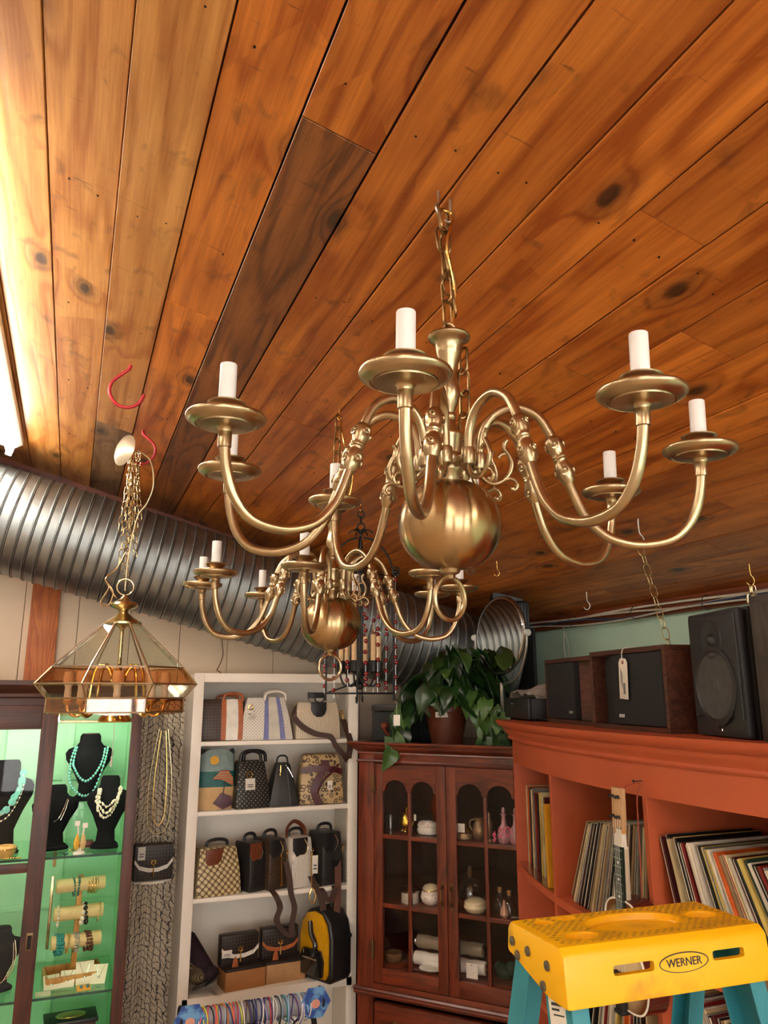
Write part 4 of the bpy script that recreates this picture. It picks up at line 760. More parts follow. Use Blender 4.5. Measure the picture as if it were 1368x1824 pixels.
# second shelf
t = thing('beach_bag', 'patchwork beach tote with sun, sea and sand design, second shelf', 'handbag', (.715, 4.14, Z2), 0, 'handbags in the white bookcase')
def beach(me_z0, me_z1, m, n):
    vs, fs = [], []; K = 16; zs = [me_z0+(me_z1-me_z0)*i/4 for i in range(5)]
    for z in zs:
        q = z/.275; sx = .095+.006*math.sin(q*5); sy = .06*(1-.55*q)
        for i in range(K): a = 2*PI*i/K; vs.append((sx*math.copysign(abs(math.cos(a))**.5, math.cos(a))+.01*q, sy*math.copysign(abs(math.sin(a))**.6, math.sin(a)), z+.015*math.sin(3*a)*q*(z > .2)))
    for k in range(4):
        for i in range(K): j = (i+1) % K; fs.append((k*K+i, k*K+j, k*K+K+j, k*K+K+i))
    fs += [tuple(range(K))[::-1], tuple(4*K+i for i in range(K))]; ob(n, MB().add(vs, fs), m, t, smooth=60)
beach(0, .105, plain('sand_cloth', hx('cdaa78'), .7, 0, .1), 'sand_panel'); beach(.105, .18, plain('sea_cloth', hx('15605e'), .5, 0, .2, 40), 'sea_panel'); beach(.18, .275, plain('sky_cloth', hx('7f9490'), .5, 0, .15, 40), 'sky_panel')
ob('sun_patch', MB().lathe([(.0001,-.003),(.022,-.002),(.022,.002),(.0001,.003)], 18, M=T3((-.01,-.052,.235)) @ RX(PI/2)), plain('sun_patch', hx('d8a21c'), .5), t); ob('umbrella_patch', MB().prism([(-.02,.145),(.02,.185),(.06,.185),(.085,.15),(.088,.11),(.03,.14)], -.066, -.058, 'y'), pattern('striped_umbrella', 'stripe', hx('b8402a'), hx('8a8a5a'), 26), t, bevel=.002); ob('umbrella_pole', MB().tube([(.045,-.066,.135),(.035,-.067,.05)], .0025, 6), BLK, t); ob('towel_patch', MB().prism([(-.01,.03),(.03,.08),(.08,.06),(.085,.02),(.04,.0)], -.068, -.058, 'y'), pattern('purple_towel', 'stripe', hx('3a2433'), hx('6a4050'), 40), t, bevel=.002)
t, w, d, h = bag('handbag', 'black woven-dot handbag with a price tag on a gold ring, second shelf', .80, .985, Z2, .225, BKD, yf=4.05, d=.16, tw=.72, td=.5, rz=.12)
handle(t, -.06, .05, -.03, h*.95, h+.05, BLK, .009); handle(t, -.02, .10, .04, h*.95, h+.045, BLK, .009); ob('gold_ring', MB().tube(circ((-.02,-.068,.16), .014, 14), .003, 6, True), GOLD, t); price_tag(t, (-.02,-.078,.145), .052, .055, -.1, .05)
t, w, d, h = bag('handbag', 'small black textured handbag with a gold zipper pull, second shelf', .985, 1.145, Z2, .21, plain('charcoal_grain', (.02,.018,.016), .42, 0, .3, 80, .3, 400), yf=4.06, d=.14, tw=.42, td=.45)
ob('zipper_pull', MB().tube([(-.02,-.05,.2),(-.022,-.056,.165)], .003, 6).ball((-.022,-.06,.155), (.006,.003,.01), 8, 6), GOLD, t); ob('side_chain', MB().tube(cr([(.01,-.04,.2),(.03,-.05,.17),(.045,-.055,.14)], 5), .003, 6), SILV, t); handle(t, -.03, .03, 0, h*.97, h+.035, BLK, .005)
for s in (-1, 1): ob('gusset_seam', MB().tube([(s*.035,-.072,.01),(s*.012,-.045,.2)], .003, 6), BLK, t)
t, w, d, h = bag('handbag', 'slouchy tan ring-pattern handbag with maroon straps, second shelf', 1.15, 1.392, Z2, .25, CBR, yf=4.06, d=.15, tw=.80, td=.6, rz=-.08, bev=.02)
MAR = plain('maroon_leather', hx('4a1418'), .35); 
ribbon(t, [(-.02,-.088,.004),(-.045,-.09,.08),(-.01,-.08,.15),(.02,-.066,.22)], .042, .004, MAR); ribbon(t, [(-.115,-.07,.17),(-.04,-.078,.18),(.05,-.076,.175),(.11,-.06,.16)], .03, .004, MAR, (0,0,1)); ob('handle', MB().tube(cr([(-.03,-.09,.06),(.0,-.10,.12),(.05,-.098,.165),(.085,-.09,.2)], 6), .006, 8), MAR, t); price_tag(t, (.035,-.10,.12), .026, .045)
# third shelf
t, w, d, h = bag('handbag', 'cream lattice-pattern tote with dark brown tab, left end of third shelf', .625, .85, Z3, .215, LATT, yf=4.045, d=.16, tw=.82, td=.55, rz=.16)
ob('flap_tab', MB().prism([(-.07,.21),(.02,.215),(.01,.16),(-.015,.13),(-.045,.125),(-.068,.15)], -.066, -.055, 'y'), LBR, t, bevel=.004); handle(t, -.05, .06, .0, h*.97, h+.03, BLK, .008); ob('gold_ring', MB().tube(circ((.085,-.05,.165), .011, 14), .003, 6, True), GOLD, t)
for i, (x0, x1, hh, m, lab, rz) in enumerate([(.862,.965,.225,BLK,'slim black leather handbag, second on third shelf',.35),(.962,1.075,.235,DBR,'dark olive brown handbag with gold chain and long strap, third shelf',.3),(1.09,1.215,.235,WHV,'white monogram handbag with dark flap and gold chain, third shelf',.22),(1.245,1.375,.25,plain('black_grain', (.02,.018,.016), .4, 0, .3, 90, .3, 300),'black handbag with a long brown canvas strap, right end of third shelf',.25)]):
    t, w, d, h = bag('handbag', lab, x0, x1, Z3, hh, m, yf=4.06, d=.17, tw=.86, td=.8, rz=rz, bev=.01)
    ob('front_flap', MB().prism([(-w*.45,h*1.0),(w*.22,h*1.0),(w*.16,h*.72),(w*.02,h*.60),(-w*.3,h*.62),(-w*.44,h*.75)], -d/2*.9-.008, -d/2*.9+.004, 'y'), BLK if i else LBR, t, bevel=.004)
    handle(t, -w*.35, w*.3, 0, h*.97, h+.035, BLK, .008); ob('chain_trim', MB().tube(cr([(w*.05,-d*.5,h*.97),(w*.2,-d*.52,h*.8),(w*.05,-d*.53,h*.66)], 6), .0028, 6), (SILV, PALEBR, PALEBR, SILV)[i], t)
    ob('strap_clip', MB().tube(circ((w*.45,-d*.44,h*.72), .010, 14), .003, 6, True).tube([(w*.45,-d*.46,h*.67),(w*.46,-d*.47,h*.58)], .004, 6), GOLD, t)
    c, s = math.cos(rz), math.sin(rz); cx, cy = (x0+x1)/2, 4.06+d/2
    def L(p): dx, dy = p[0]-cx, p[1]-cy; return (dx*c+dy*s, -dx*s+dy*c, p[2]-Z3)
    if i == 1:
        ribbon(t, [L(p) for p in [(1.075,4.04,1.13),(1.09,4.022,1.06),(1.10,4.017,.985),(1.118,4.014,.92),(1.105,4.012,.84),(1.112,4.01,.795)]], .028, .002, WEB, (c,-s,0)); ribbon(t, [L(p) for p in [(1.0,4.07,1.01),(1.02,4.018,.985),(1.045,4.014,.93),(1.03,4.012,.87),(1.075,4.01,.81),(1.105,4.01,.79)]], .03, .002, WEB, (c,-s,0))
        ob('gold_charm_chain', MB().tube([L((1.052,4.04,1.16)),L((1.055,4.035,1.02))], .0038, 6), GOLD, t)
    if i == 2:
        ob('gold_charm_chain', MB().tube([L((1.205,4.035,1.17)),L((1.208,4.022,1.0))], .003, 6).tube([L(p) for p in cr([(1.21,4.02,1.0),(1.228,4.018,.965),(1.212,4.018,.93),(1.195,4.018,.965)], 6, True)], .003, 6, True), GOLD, t); price_tag(t, L((1.225,4.03,1.15)), .03, .085, 0, -.2)
        ribbon(t, [L(p) for p in [(1.21,4.05,1.05),(1.235,4.02,.99),(1.262,4.014,.93),(1.268,4.012,.86),(1.285,4.01,.80)]], .032, .002, WEB, (c,-s,0)); ob('curled_handle', MB().tube(cr([(-.05,0,h*.97),(-.05,0,h+.04),(-.01,0,h+.07),(.04,0,h+.04),(.05,0,h*.98)], 6), .014, 8, flat=.5), LBR, t)
    if i == 3:
        ribbon(t, [L(p) for p in [(1.345,4.035,1.12),(1.345,4.022,1.03),(1.342,4.016,.94),(1.335,4.012,.86),(1.31,4.01,.81)]], .034, .002, plain('tan_webbing', hx('5a3524'), .6), (c,-s,0)); ob('leather_keeper', MB().box(L((1.345,4.032,1.105)), (.036,.006,.03)), BLK, t)
        ribbon(t, [L(p) for p in [(1.25,4.06,1.0),(1.262,4.016,.985),(1.30,4.013,.93),(1.325,4.012,.985),(1.33,4.04,1.0)]], .03, .002, WEB, (c,-s,0))
# fourth shelf: boxes with small flap purses, backpack, boots
KRAFT = plain('kraft_box', hx('a8713e'), .6, 0, .08, 10)
def purse_body(t, w, h, d, band_m):
    ob('body', MB().box((0,0,h/2), (w,d,h)), CHKB, t, bevel=.008)
    ob('flap', MB().prism([(-w*.49,h*.98),(w*.49,h*.98),(w*.49,h*.55),(w*.36,h*.38),(w*.12,h*.30),(-w*.12,h*.30),(-w*.36,h*.38),(-w*.49,h*.55)], -d/2-.006, -d/2+.002, 'y'), CHKB, t, bevel=.002)
    q = [(-w*.49,h*.62),(-w*.36,h*.44),(-w*.12,h*.36),(w*.12,h*.36),(w*.36,h*.44),(w*.49,h*.62)]; rows = [[(x,-d/2-.0085,z-.0), (x,-d/2-.0085,z-.018)] for x, z in q]
    ob('flap_trim', MB().sheet(rows, .003, (0,1,0)), band_m, t); ob('clasp', MB().tube(circ((0,-d/2-.01,h*.52), .010, 12), .0028, 6, True).tube([(0,-d/2-.012,h*.6),(0,-d/2-.012,h*.3)], .003, 6), GOLD, t); ob('tassel', MB().lathe([(.002,h*.12),(.006,h*.13),(.003,h*.32)], 8, c=(.0,-d/2-.013,0)), GOLD, t)
for i, (x, y, rz) in enumerate(((.877, 4.115, .12), (1.085, 4.14, .06))):
    z = Z4; b = thing('cardboard_box', ('orange-tan' if i == 0 else 'pale tan')+' cardboard box under a small check purse, fourth shelf', 'box', (x+.012, y, Z4), rz, 'cardboard boxes on the fourth shelf')
    ob('box_body', MB().box((0,0,.042), (.2,.13,.084)), KRAFT if i == 0 else plain('pale_kraft', hx('b58b5e'), .6), b, bevel=.002); ob('patterned_lid', MB().box((0,0,.089), (.203,.133,.009)), CHKB, b, bevel=.001)
    t = thing('flap_purse', 'small dark check flap purse with %s trim standing on a box' % ('white' if i == 0 else 'tan'), 'handbag', (x-.005, y+.02, Z4+.094), rz, 'handbags in the white bookcase'); purse_body(t, .19, .135 if i == 0 else .14, .055, WHL if i == 0 else TANL)
    if i == 0: price_tag(t, (-.07,-.045,.075), .05, .032, 0, 0)
    ob('leather_tag', MB().prism([(-.045,.0),(-.012,-.004),(-.018,.03),(-.028,.045),(-.038,.03)], -.052, -.047, 'y'), TANL, t, bevel=.001)
def backpack():
    t = thing('backpack', 'glossy black backpack with yellow patent front panel, right end of fourth shelf', 'backpack', (1.285, 4.06, Z4), -1.1)
    out = [(-.10,0),(.10,0),(.118,.03),(.118,.2),(.10,.27),(.06,.315),(0,.33),(-.06,.315),(-.10,.27),(-.118,.2),(-.118,.03)]
    ob('shell', MB().prism(out, -.055, .085, 'y'), BLK, t, bevel=.022, seg=3)
    YP = plain('yellow_patent', hx('c8920f'), .12, 0, .1, 20, .5, 30, coat=.8); PATB = plain('black_patent', (.01,.01,.01), .1, coat=.6)
    ob('yellow_panel', MB().prism([(x*.84, .02+z*.9) for x, z in out], -.068, -.052, 'y'), YP, t, bevel=.008)
    ob('pocket', MB().prism([(-.075,.03),(.075,.03),(.08,.1),(.06,.15),(-.06,.15),(-.08,.1)], -.09, -.066, 'y'), PATB, t, bevel=.01); ob('pocket_strap', MB().tube(cr([(-.02,-.072,.27),(0,-.085,.22),(.03,-.085,.17),(.02,-.095,.12)], 6), .012, 8, flat=.4), PATB, t)
    ob('zipper', MB().tube([(-.05,-.093,.11),(.05,-.093,.11)], .004, 6), SILV, t); handle(t, -.035, .035, .02, .325, .365, BLK, .006); ob('side_band', MB().box((.119,.015,.2), (.006,.13,.016)), BLK, t, bevel=.002)
backpack()
BOOT = plain('plum_suede', hx('2a1420'), .85, 0, .2, 60); SNK = pattern('snake_print', 'wave', hx('8a7a5c'), hx('3a2e20'), 30)
t = thing('boot', 'dark plum suede boot leaning at the left of the fourth shelf', 'boot', (.745, 4.11, Z4+.035), .4, rot=(-.45, -.55, .2)); ob('shaft', MB().lathe([(.045,.02),(.047,.08),(.05,.16),(.052,.22),(.046,.235),(.043,.23),(.04,.1)], 18, sy=.8), BOOT, t); ob('foot', MB().ball((0,-.05,.028), (.045,.095,.036), 16, 10), BOOT, t); ob('sole', MB().ball((0,-.05,.004), (.046,.1,.009), 16, 6), BLK, t)
t = thing('snakeskin_shoe', 'snake print high shoe beside the plum boot on the fourth shelf', 'shoe', (.672, 4.10, Z4+.03), .2, rot=(-.5, -.1, .3)); ob('shoe_body', MB().tube(cr([(0,.03,.16),(0,.02,.1),(0,-.0,.05),(0,-.05,.02),(0,-.1,.012)], 5), [.032,.033,.034,.036,.037,.038,.04,.041,.041,.04,.039,.037,.036,.035,.033,.03,.026,.022,.018,.014,.01], 12), SNK, t, smooth=60); ob('opening_trim', MB().tube(circ((0,.03,.165), .032, 18, 'z'), .005, 6, True), BLK, t); ob('sole', MB().ball((0,-.04,-.012), (.034,.08,.008), 14, 6), BLK, t)
t = thing('paper_slip', 'white price slip on the front edge of the fourth shelf', 'paper slip', (.745, 4.045, Z4), rot=(.1, .3, .5)); ob('slip', MB().box((0,0,.004), (.05,.06,.0015)), PAPER, t)
# lower compartment
t = thing('sunglasses_strap', 'black buckled belt lying in the compartment below the fourth shelf', 'belt', (1.12, 4.12, .14)); t.name = 'leather_belt'
ob('belt_strap', MB().tube(cr([(-.1,0,.012),(-.05,-.03,.1),(0,-.05,.2),(.04,-.05,.27),(.09,-.04,.29),(.13,-.03,.25),(.14,-.02,.18)], 6), .014, 8, flat=.25), BLK, t); ob('buckle', MB().tube([(.0,-.06,.25),(.05,-.06,.29),(.06,-.06,.26),(.01,-.06,.22)], .004, 6, True), STEEL, t)
t = thing('red_high_heel', 'red pointed shoe at the right of the bottom compartment', 'shoe', (1.345, 4.12, .14), -.3, rot=(-.9, .2, -.3)); ob('upper', MB().tube(cr([(0,.06,.13),(0,.04,.07),(0,0,.035),(0,-.06,.02),(0,-.12,.012)], 5), [.02+.016*math.sin(PI*min(1,i/20*1.1)) for i in range(21)], 12), plain('red_shoe', hx('a0141a'), .3), t, smooth=60); ob('heel', MB().tube([(0,.07,.1),(0,.085,.0)], [.014,.006], 8), BLK, t)
# purse on the small shelf
t = thing('flap_purse', 'dark check flap purse on the small shelf before the printed cloth', 'handbag', (.452, 4.245, 1.056), 0, 'handbags on the small shelf'); purse_body(t, .185, .165, .06, WHL)
price_tag(t, (-.06,-.045,.16), .035, .06, 0, .0); ob('wire_handle', MB().tube(cr([(-.05,0,.165),(-.01,0,.2),(.03,0,.195),(.07,0,.17)], 6), .0018, 5), WHL, t)
# ---------------------------------------------------------------- cord bracelet display in front
t = thing('bracelet_bar', 'long horizontal display bar with blue card ends in front of the bookcase', 'display stand', (.83, 3.6, .34))
ob('bar', MB().lathe([(.036,-.285),(.04,-.28),(.04,.28),(.036,.285)], 20, M=T3((0,0,.30)) @ RY(PI/2) @ RZ(0)), plain('grey_tube', (.3,.3,.32), .6), t, rot=(0, rad(0), 0)); ob('stand_post', MB().box((0,0,.14), (.03,.03,.27)), BLACK, t); ob('stand_base', MB().box((0,0,.008), (.3,.16,.016)), BLACK, t, bevel=.003)
CARDB = pattern('blue_shell_card', 'noise', hx('2a4f9a'), hx('6aa0d0'), 22)
for s in (-1, 1):
    e = ob('end_card', MB().lathe([(.0001,-.0015),(.068,-.0015),(.068,.0015),(.0001,.0015)], 6, M=T3((s*.265,-.045,.315)) @ RX(PI/2)), CARDB, t)
    ob('shell_print', MB().ball((s*.265,-.047,.31), (.02,.0015,.018), 12, 6), plain('shell_pink', hx('d89a86'), .5), e)
    ob('end_bracket', MB().tube(circ((s*.3,0,.31), .045, 20, 'x'), .006, 6, True), BLACK, t)
tb = thing('counter_table', 'low dark counter under the cord bracelet display', 'table', (.83, 3.55, 0)); ob('table_top', MB().box((0,0,.32), (.75,.4,.04)), WALNUTX, tb, bevel=.004)
for sx in (-1, 1):
    for sy in (-1, 1): ob('leg', MB().box((sx*.34,sy*.17,.15), (.04,.04,.30)), WALNUT, tb)
cc = [('white','e8e4dc'),('neon yellow','d8e04a'),('pink','e0506a'),('orange','e07a2c'),('navy blue','1f2a6a'),('black','151515'),('red','b01c28'),('light blue','9cc8e4'),('purple','5a2a78'),('teal','2f8a8a'),('brown','5a3320'),('lavender','a49ac8')]
seq = [0,9,2,1,1,5,2,2,3,8,1,3,7,5,4,3,2,6,1,11,0,10,10,4,4,5,4,4,0,11,4,8,6,0,0,5,7,0,9,7,11,7,4,8,0,7,0,11,7,0]
bm_ = [MB().tube([(p[0], p[1]*1, p[2]) for p in circ((0,0,0), rr, 22, 'x')], .0027, 6, True).mesh('cord_bracelet', smooth=60) for rr in (.047, .052, .058)]
cnt = {}
for i, k in enumerate(seq):
    nme, hxv = cc[k]; cnt[k] = cnt.get(k, 0)+1
    me = bm_[i % 3].copy(); me.materials.clear(); o = mk('cord_bracelet', me, plain('cord_'+nme.replace(' ', '_'), hx(hxv), .6), None, (.595+i*.0096, 3.6, .64-((.047,.052,.058)[i % 3]-.043)), (0, R.uniform(-.18,.18), R.uniform(-.3,.3)))
    tag(o, '%s knotted cord bracelet, %s %s one from left on display bar' % (nme, ordn(cnt[k]-1), nme), 'bracelet', 'cord bracelets on the display bar')
# ---------------------------------------------------------------- corner china cabinet
KX, KY, KR = 1.42, 3.93, rad(-49); kc, ks = math.cos(KR), math.sin(KR)
def kw(s, y, z=0): return (KX+s*kc-y*ks, KY+s*ks+y*kc, z)         # cabinet-local to world
def kl(x, y): dx, dy = x-KX, y-KY; return (dx*kc+dy*ks, -dx*ks+dy*kc)
SC1, SC2, SC3 = 1.262, .946, .668
def china():
    t = thing('china_cabinet', 'mahogany corner china cabinet with arched glass doors', 'cabinet', (KX, KY, 0), KR); WD = .972
    foot = [(0,0),(WD,0),kl(2.44,3.25),kl(2.44,4.32),kl(1.52,4.32),kl(1.50,4.0)]
    inn = [(.02,.028),(WD-.02,.028),kl(2.42,3.28),kl(2.42,4.30),kl(1.54,4.30),kl(1.53,4.0)]
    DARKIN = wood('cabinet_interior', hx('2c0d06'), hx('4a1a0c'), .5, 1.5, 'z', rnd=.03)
    ob('cabinet_top', MB().prism(foot, 1.655, 1.69), MAHOGX, t); ob('shelf', MB().prism(inn, SC1-.018, SC1), MAHOGX, t); ob('shelf', MB().prism(inn, SC2-.018, SC2), MAHOGX, t); ob('cabinet_floor', MB().prism(inn, SC3-.02, SC3), MAHOGX, t)
    ob('base', MB().prism(foot, 0, .05), MAHOGX, t)
    for a, b in ((2,3),(3,4),(4,5),(5,0),(1,2)):
        p, q = Vector((*foot[a],0)), Vector((*foot[b],0)); n = (q-p).cross(Vector((0,0,1))).normalized()*-.012
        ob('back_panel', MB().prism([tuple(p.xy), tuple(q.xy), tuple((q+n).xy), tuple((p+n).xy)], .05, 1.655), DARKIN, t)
    def bx(nm, x0, x1, y0, y1, z0, z1, m, par=t, bv=.002): return ob(nm, MB().box(((x0+x1)/2,(y0+y1)/2,(z0+z1)/2), (x1-x0,y1-y0,z1-z0)), m, par, bevel=bv)
    bx('corner_stile', 0, .088, 0, .026, .05, 1.655, MAHOG); bx('corner_stile', WD-.088, WD, 0, .026, .05, 1.655, MAHOG); bx('frieze', .088, WD-.088, 0, .026, 1.602, 1.655, MAHOGX); bx('waist_rail', .088, WD-.088, 0, .026, .53, .592, MAHOGX)
    # mouldings swept over the front with short returns
    def mould(nm, prof, z, ext):
        vs, fs = [], []; n = len(prof)
        path = [(-.0,.09,-1,-.3),(0,0,-1,-1),(WD,0,1,-1),(WD+.0,.09,1,-.3)]
        for (x, y, ox, oy) in path:
            for d, h in prof: vs.append((x+ox*d, y+(oy if y == 0 else 0)*d, z+h))
        for k in range(3):
            for i in range(n-1): fs.append((k*n+i, k*n+i+1, k*n+n+i+1, k*n+n+i))
            fs.append((k*n+n-1, k*n, k*n+n, k*n+2*n-1))
        fs += [tuple(range(n)), tuple(3*n+i for i in range(n))[::-1]]
        ob(nm, MB().add(vs, fs), MAHOGX, t, smooth=25)
    mould('cornice', [(-.02,0),(.004,0),(.006,.006),(.004,.012),(.012,.02),(.024,.028),(.030,.038),(.032,.044),(.042,.048),(.046,.056),(.046,.062),(-.02,.062)], 1.645, 0); mould('frieze_moulding', [(-.01,0),(.006,.002),(.009,.008),(.006,.014),(-.01,.016)], 1.604, 0); mould('waist_moulding', [(-.01,0),(.008,0),(.014,.01),(.012,.018),(.018,.026),(.012,.034),(-.01,.036)], .535, 0)
    for x0, sgn in ((.0905, 1), (.4875, -1)):
        x1 = x0+.394; a, b = x0+.05, x1-.05; mid = (a+b)/2
        d = bx('door', x0, a, -.004, .02, .596, 1.600, MAHOG); bx('door_stile', b, x1, -.004, .02, .596, 1.600, MAHOG, d); bx('door_bottom_rail', a, b, -.004, .02, .596, .664, MAHOGX, d)
        hw = (b-a)/4; pl = [(a,1.600),(a,1.468)]
        def arch(cx):
            q = [(cx-hw+.008, 1.468)]
            for i in range(9): an = PI-PI*i/8; q.append((cx+(hw-.014)*math.cos(an), 1.476+(hw-.022)*math.sin(an)*.95))
            return q+[(cx+hw-.008, 1.468)]
        pl += arch(a+hw)+arch(b-hw)+[(b,1.468),(b,1.600)]
        ob('arched_top_rail', MB().prism(pl, -.004, .02, 'y'), MAHOGX, d, smooth=30, bevel=.0015, seg=1)
        bx('muntin', mid-.0085, mid+.0085, 0, .016, .664, 1.472, MAHOG, d)
        for z in (SC1-.006, SC2-.006): bx('muntin', a, b, .001, .015, z-.010, z+.010, MAHOGX, d)
        zs = [.664, SC2-.016, SC1-.016]; ze = [SC2+.004-.02, SC1+.004-.02, 1.54]
        for z0, z1 in ((.66, SC2-.014), (SC2+.002, SC1-.014), (SC1+.002, 1.545)):
            for p, q in ((a-.004, mid-.008), (mid+.008, b+.004)): bx('pane', p, q, .009, .012, z0, z1, GLASS, d, 0)
        hx_ = x0+.012 if sgn == 1 else x1-.012; BRZ = plain('aged_bronze', (.18,.10,.045), .45, .9, .2)
        for z in (.74, 1.50): ob('hinge', MB().box((x0-.001 if sgn == 1 else x1+.001, -.008, z), (.022,.006,.075)).lathe([(.004,-.042),(.005,-.04),(.005,.04),(.004,.042)], 8, c=(x0 if sgn == 1 else x1, -.012, z)), BRZ, d)
        px_ = x1-.022 if sgn == 1 else x0+.022
        ob('door_pull', MB().tube(cr([(px_,-.006,1.06),(px_,-.026,1.045),(px_,-.03,1.02),(px_,-.026,.99),(px_,-.006,.975)], 5), .0045, 8).box((px_,-.005,1.063), (.014,.004,.03)).box((px_,-.005,.972), (.014,.004,.03)), BRZ, d, bevel=0)
    dr = bx('drawer', .1, WD-.1, -.014, .018, .33, .515, MAHOGX, bv=.006)
    for s in (.24, .73): ob('drawer_pull', MB().prism([(s-.05,.42),(s-.03,.45),(s,.44),(s+.03,.45),(s+.05,.42),(s+.03,.395),(s,.40),(s-.03,.395)], -.018, -.014, 'y').tube(cr([(s-.035,-.02,.43),(s-.02,-.035,.405),(s,-.037,.398),(s+.02,-.035,.405),(s+.035,-.02,.43)], 5), .0035, 8), plain('aged_brass', (.45,.28,.1), .35, .9, .2), dr)
    dr2 = bx('drawer', .1, WD-.1, -.014, .018, .09, .31, MAHOGX, bv=.006)
china()
def kit(name, label, cat, s0, y, z, parts, rz=0, grp='china cabinet contents'):
    s = s0+(s0-2.04)*(y/3.65); p = kw(s, y, z); t = thing(name, label, cat, p, KR+rz, grp)
    for n, mb, m in parts: ob(n, mb, m, t, smooth=45)
    return t
PORC = plain('white_porcelain', hx('e4ded2'), .2, 0, .04, 30, coat=.4); CRPO = plain('cream_porcelain', hx('d8cba6'), .22, 0, .05, 30, coat=.4); FLOR = pattern('floral_porcelain', 'rings', hx('b87a6a'), hx('e6ddd0'), 55, .22, thr=.18); PINKG = plain('pink_glass', hx('c08a94'), .15, 0, .1, coat=.5); BRNZ = plain('bronze_figurine', (.3,.2,.11), .4, .7, .3, 80, .4, 120); DOME = glass('crystal', (.93,.93,.93), .16)
LT = lambda pr, n=22, **k: MB().lathe(pr, n, **k)
kit('gilt_urn', 'small gilt urn on feet in the left door upper pane', 'urn', .275, .10, SC1, [('urn_body', LT([(.0001,.014),(.02,.016),(.036,.035),(.04,.055),(.032,.078),(.024,.088),(.03,.1),(.022,.104),(.0001,.105)]), plain('gilt_filigree', (.85,.52,.08), .22, 1, .35, 150, .7, 150)), ('lid_knob', LT([(.012,.105),(.006,.115),(.009,.122),(.0001,.13)], 12), GOLD), ('feet', MB().ball((-.025,0,.008),.008,8,6).ball((.025,0,.008),.008,8,6).ball((0,-.02,.008),.008,8,6), GOLD), ('price_tag', MB().box((.055,-.02,.08), (.012,.001,.03)), PAPER)])
kit('trinket_box', 'white oval porcelain trinket box with flower lid, upper shelf', 'trinket box', .385, .11, SC1, [('box_body', LT([(.03,0),(.048,.004),(.055,.02),(.05,.034),(.047,.038),(.0001,.038)], 26, sy=.75), PORC), ('lid', LT([(.05,.039),(.052,.045),(.046,.058),(.025,.066),(.0001,.068)], 26, sy=.75), FLOR)])
kit('glass_tumbler', 'clear glass tumbler at the left end of the upper shelf', 'glass', .185, .12, SC1, [('glass', LT([(.022,0),(.026,.06),(.027,.075),(.024,.07),(.02,.006),(.0001,.004)]), DOME)])
kit('vase', 'orange-red vase standing at the back behind the middle door stiles', 'vase', .46, .30, SC1, [('vase_body', LT([(.03,0),(.045,.05),(.06,.11),(.05,.16),(.032,.19),(.04,.21),(.036,.212),(.0001,.2)]), plain('red_glaze', hx('7a2c12'), .25))])
kit('tagged_box', 'brass lidded box with a white tag, right door upper shelf', 'trinket box', .575, .07, SC1, [('box_body', LT([(.03,0),(.042,.006),(.044,.022),(.036,.032),(.0001,.034)], sy=.8), BRNZ), ('lid', LT([(.03,.034),(.02,.05),(.008,.06),(.01,.07),(.0001,.075)]), GOLD), ('tag', MB().box((0,-.04,.058), (.042,.001,.04)), PAPER)])
kit('bronze_jug', 'bronze jug with handle, right door upper shelf', 'jug', .655, .10, SC1, [('jug_body', LT([(.02,0),(.03,.01),(.036,.04),(.03,.07),(.02,.085),(.026,.1),(.0001,.1)]), BRNZ), ('jug_handle', MB().tube(cr([(-.02,0,.09),(-.045,0,.085),(-.05,0,.06),(-.034,0,.035)], 5), .004, 6), BRNZ)])
kit('bronze_figurine', 'bronze figurine beside the jug, right door upper shelf', 'figurine', .70, .08, SC1, [('base', LT([(.026,0),(.024,.012),(.014,.016)], 14), BRNZ), ('figure', LT([(.014,.016),(.022,.04),(.018,.065),(.021,.085),(.010,.102),(.013,.118),(.010,.13),(.0001,.134)], 12), BRNZ)])
for i, (s, h) in enumerate(((.775, .155), (.832, .15))): kit('pink_bottle', 'tall pink glass bottle with stopper, %s of the pair' % ('left' if i == 0 else 'right'), 'bottle', s, .07, SC1, [('bottle_body', LT([(.024,0),(.03,.01),(.033,.035),(.026,.065),(.012,.085),(.009,.12),(.016,.132),(.0001,.132)]), PINKG), ('stopper', LT([(.007,.132),(.009,.142),(.007,.158),(.0001,.16)], 10), PINKG)])
# hand-written price on the glass
p = MB(); W_ = lambda L: [(kw(a, -.0055+.014, b)) for a, b in L]
def stroke(L): p.tube([kw(a, .006, b) for a, b in [(q.x, q.z) for q in cr([(u,0,v) for u, v in L], 5)]], .0022, 5)
stroke([(.735,1.305),(.722,1.312),(.719,1.302),(.732,1.294),(.73,1.283),(.717,1.284)]); stroke([(.729,1.322),(.723,1.272)]); stroke([(.748,1.322),(.757,1.338),(.768,1.33),(.760,1.31),(.752,1.298),(.775,1.302)]); stroke([(.79,1.345),(.778,1.335),(.78,1.312),(.793,1.306),(.803,1.322),(.80,1.342),(.79,1.345)])
tag(ob('price_writing', p, plain('pink_marker', hx('f06a8c'), .5)), 'pink hand-written price on the right door glass', 'writing')
kit('silver_box', 'small glass box with a silver rim, left door middle shelf', 'trinket box', .29, .09, SC2, [('box_body', LT([(.045,0),(.046,.05),(.044,.05),(.0001,.048)], 8), plain('frosted_glass', hx('b9b1a2'), .2, 0, .1, coat=.4)), ('lid', LT([(.052,.05),(.054,.058),(.04,.066),(.0001,.07)], 8), SILV)])
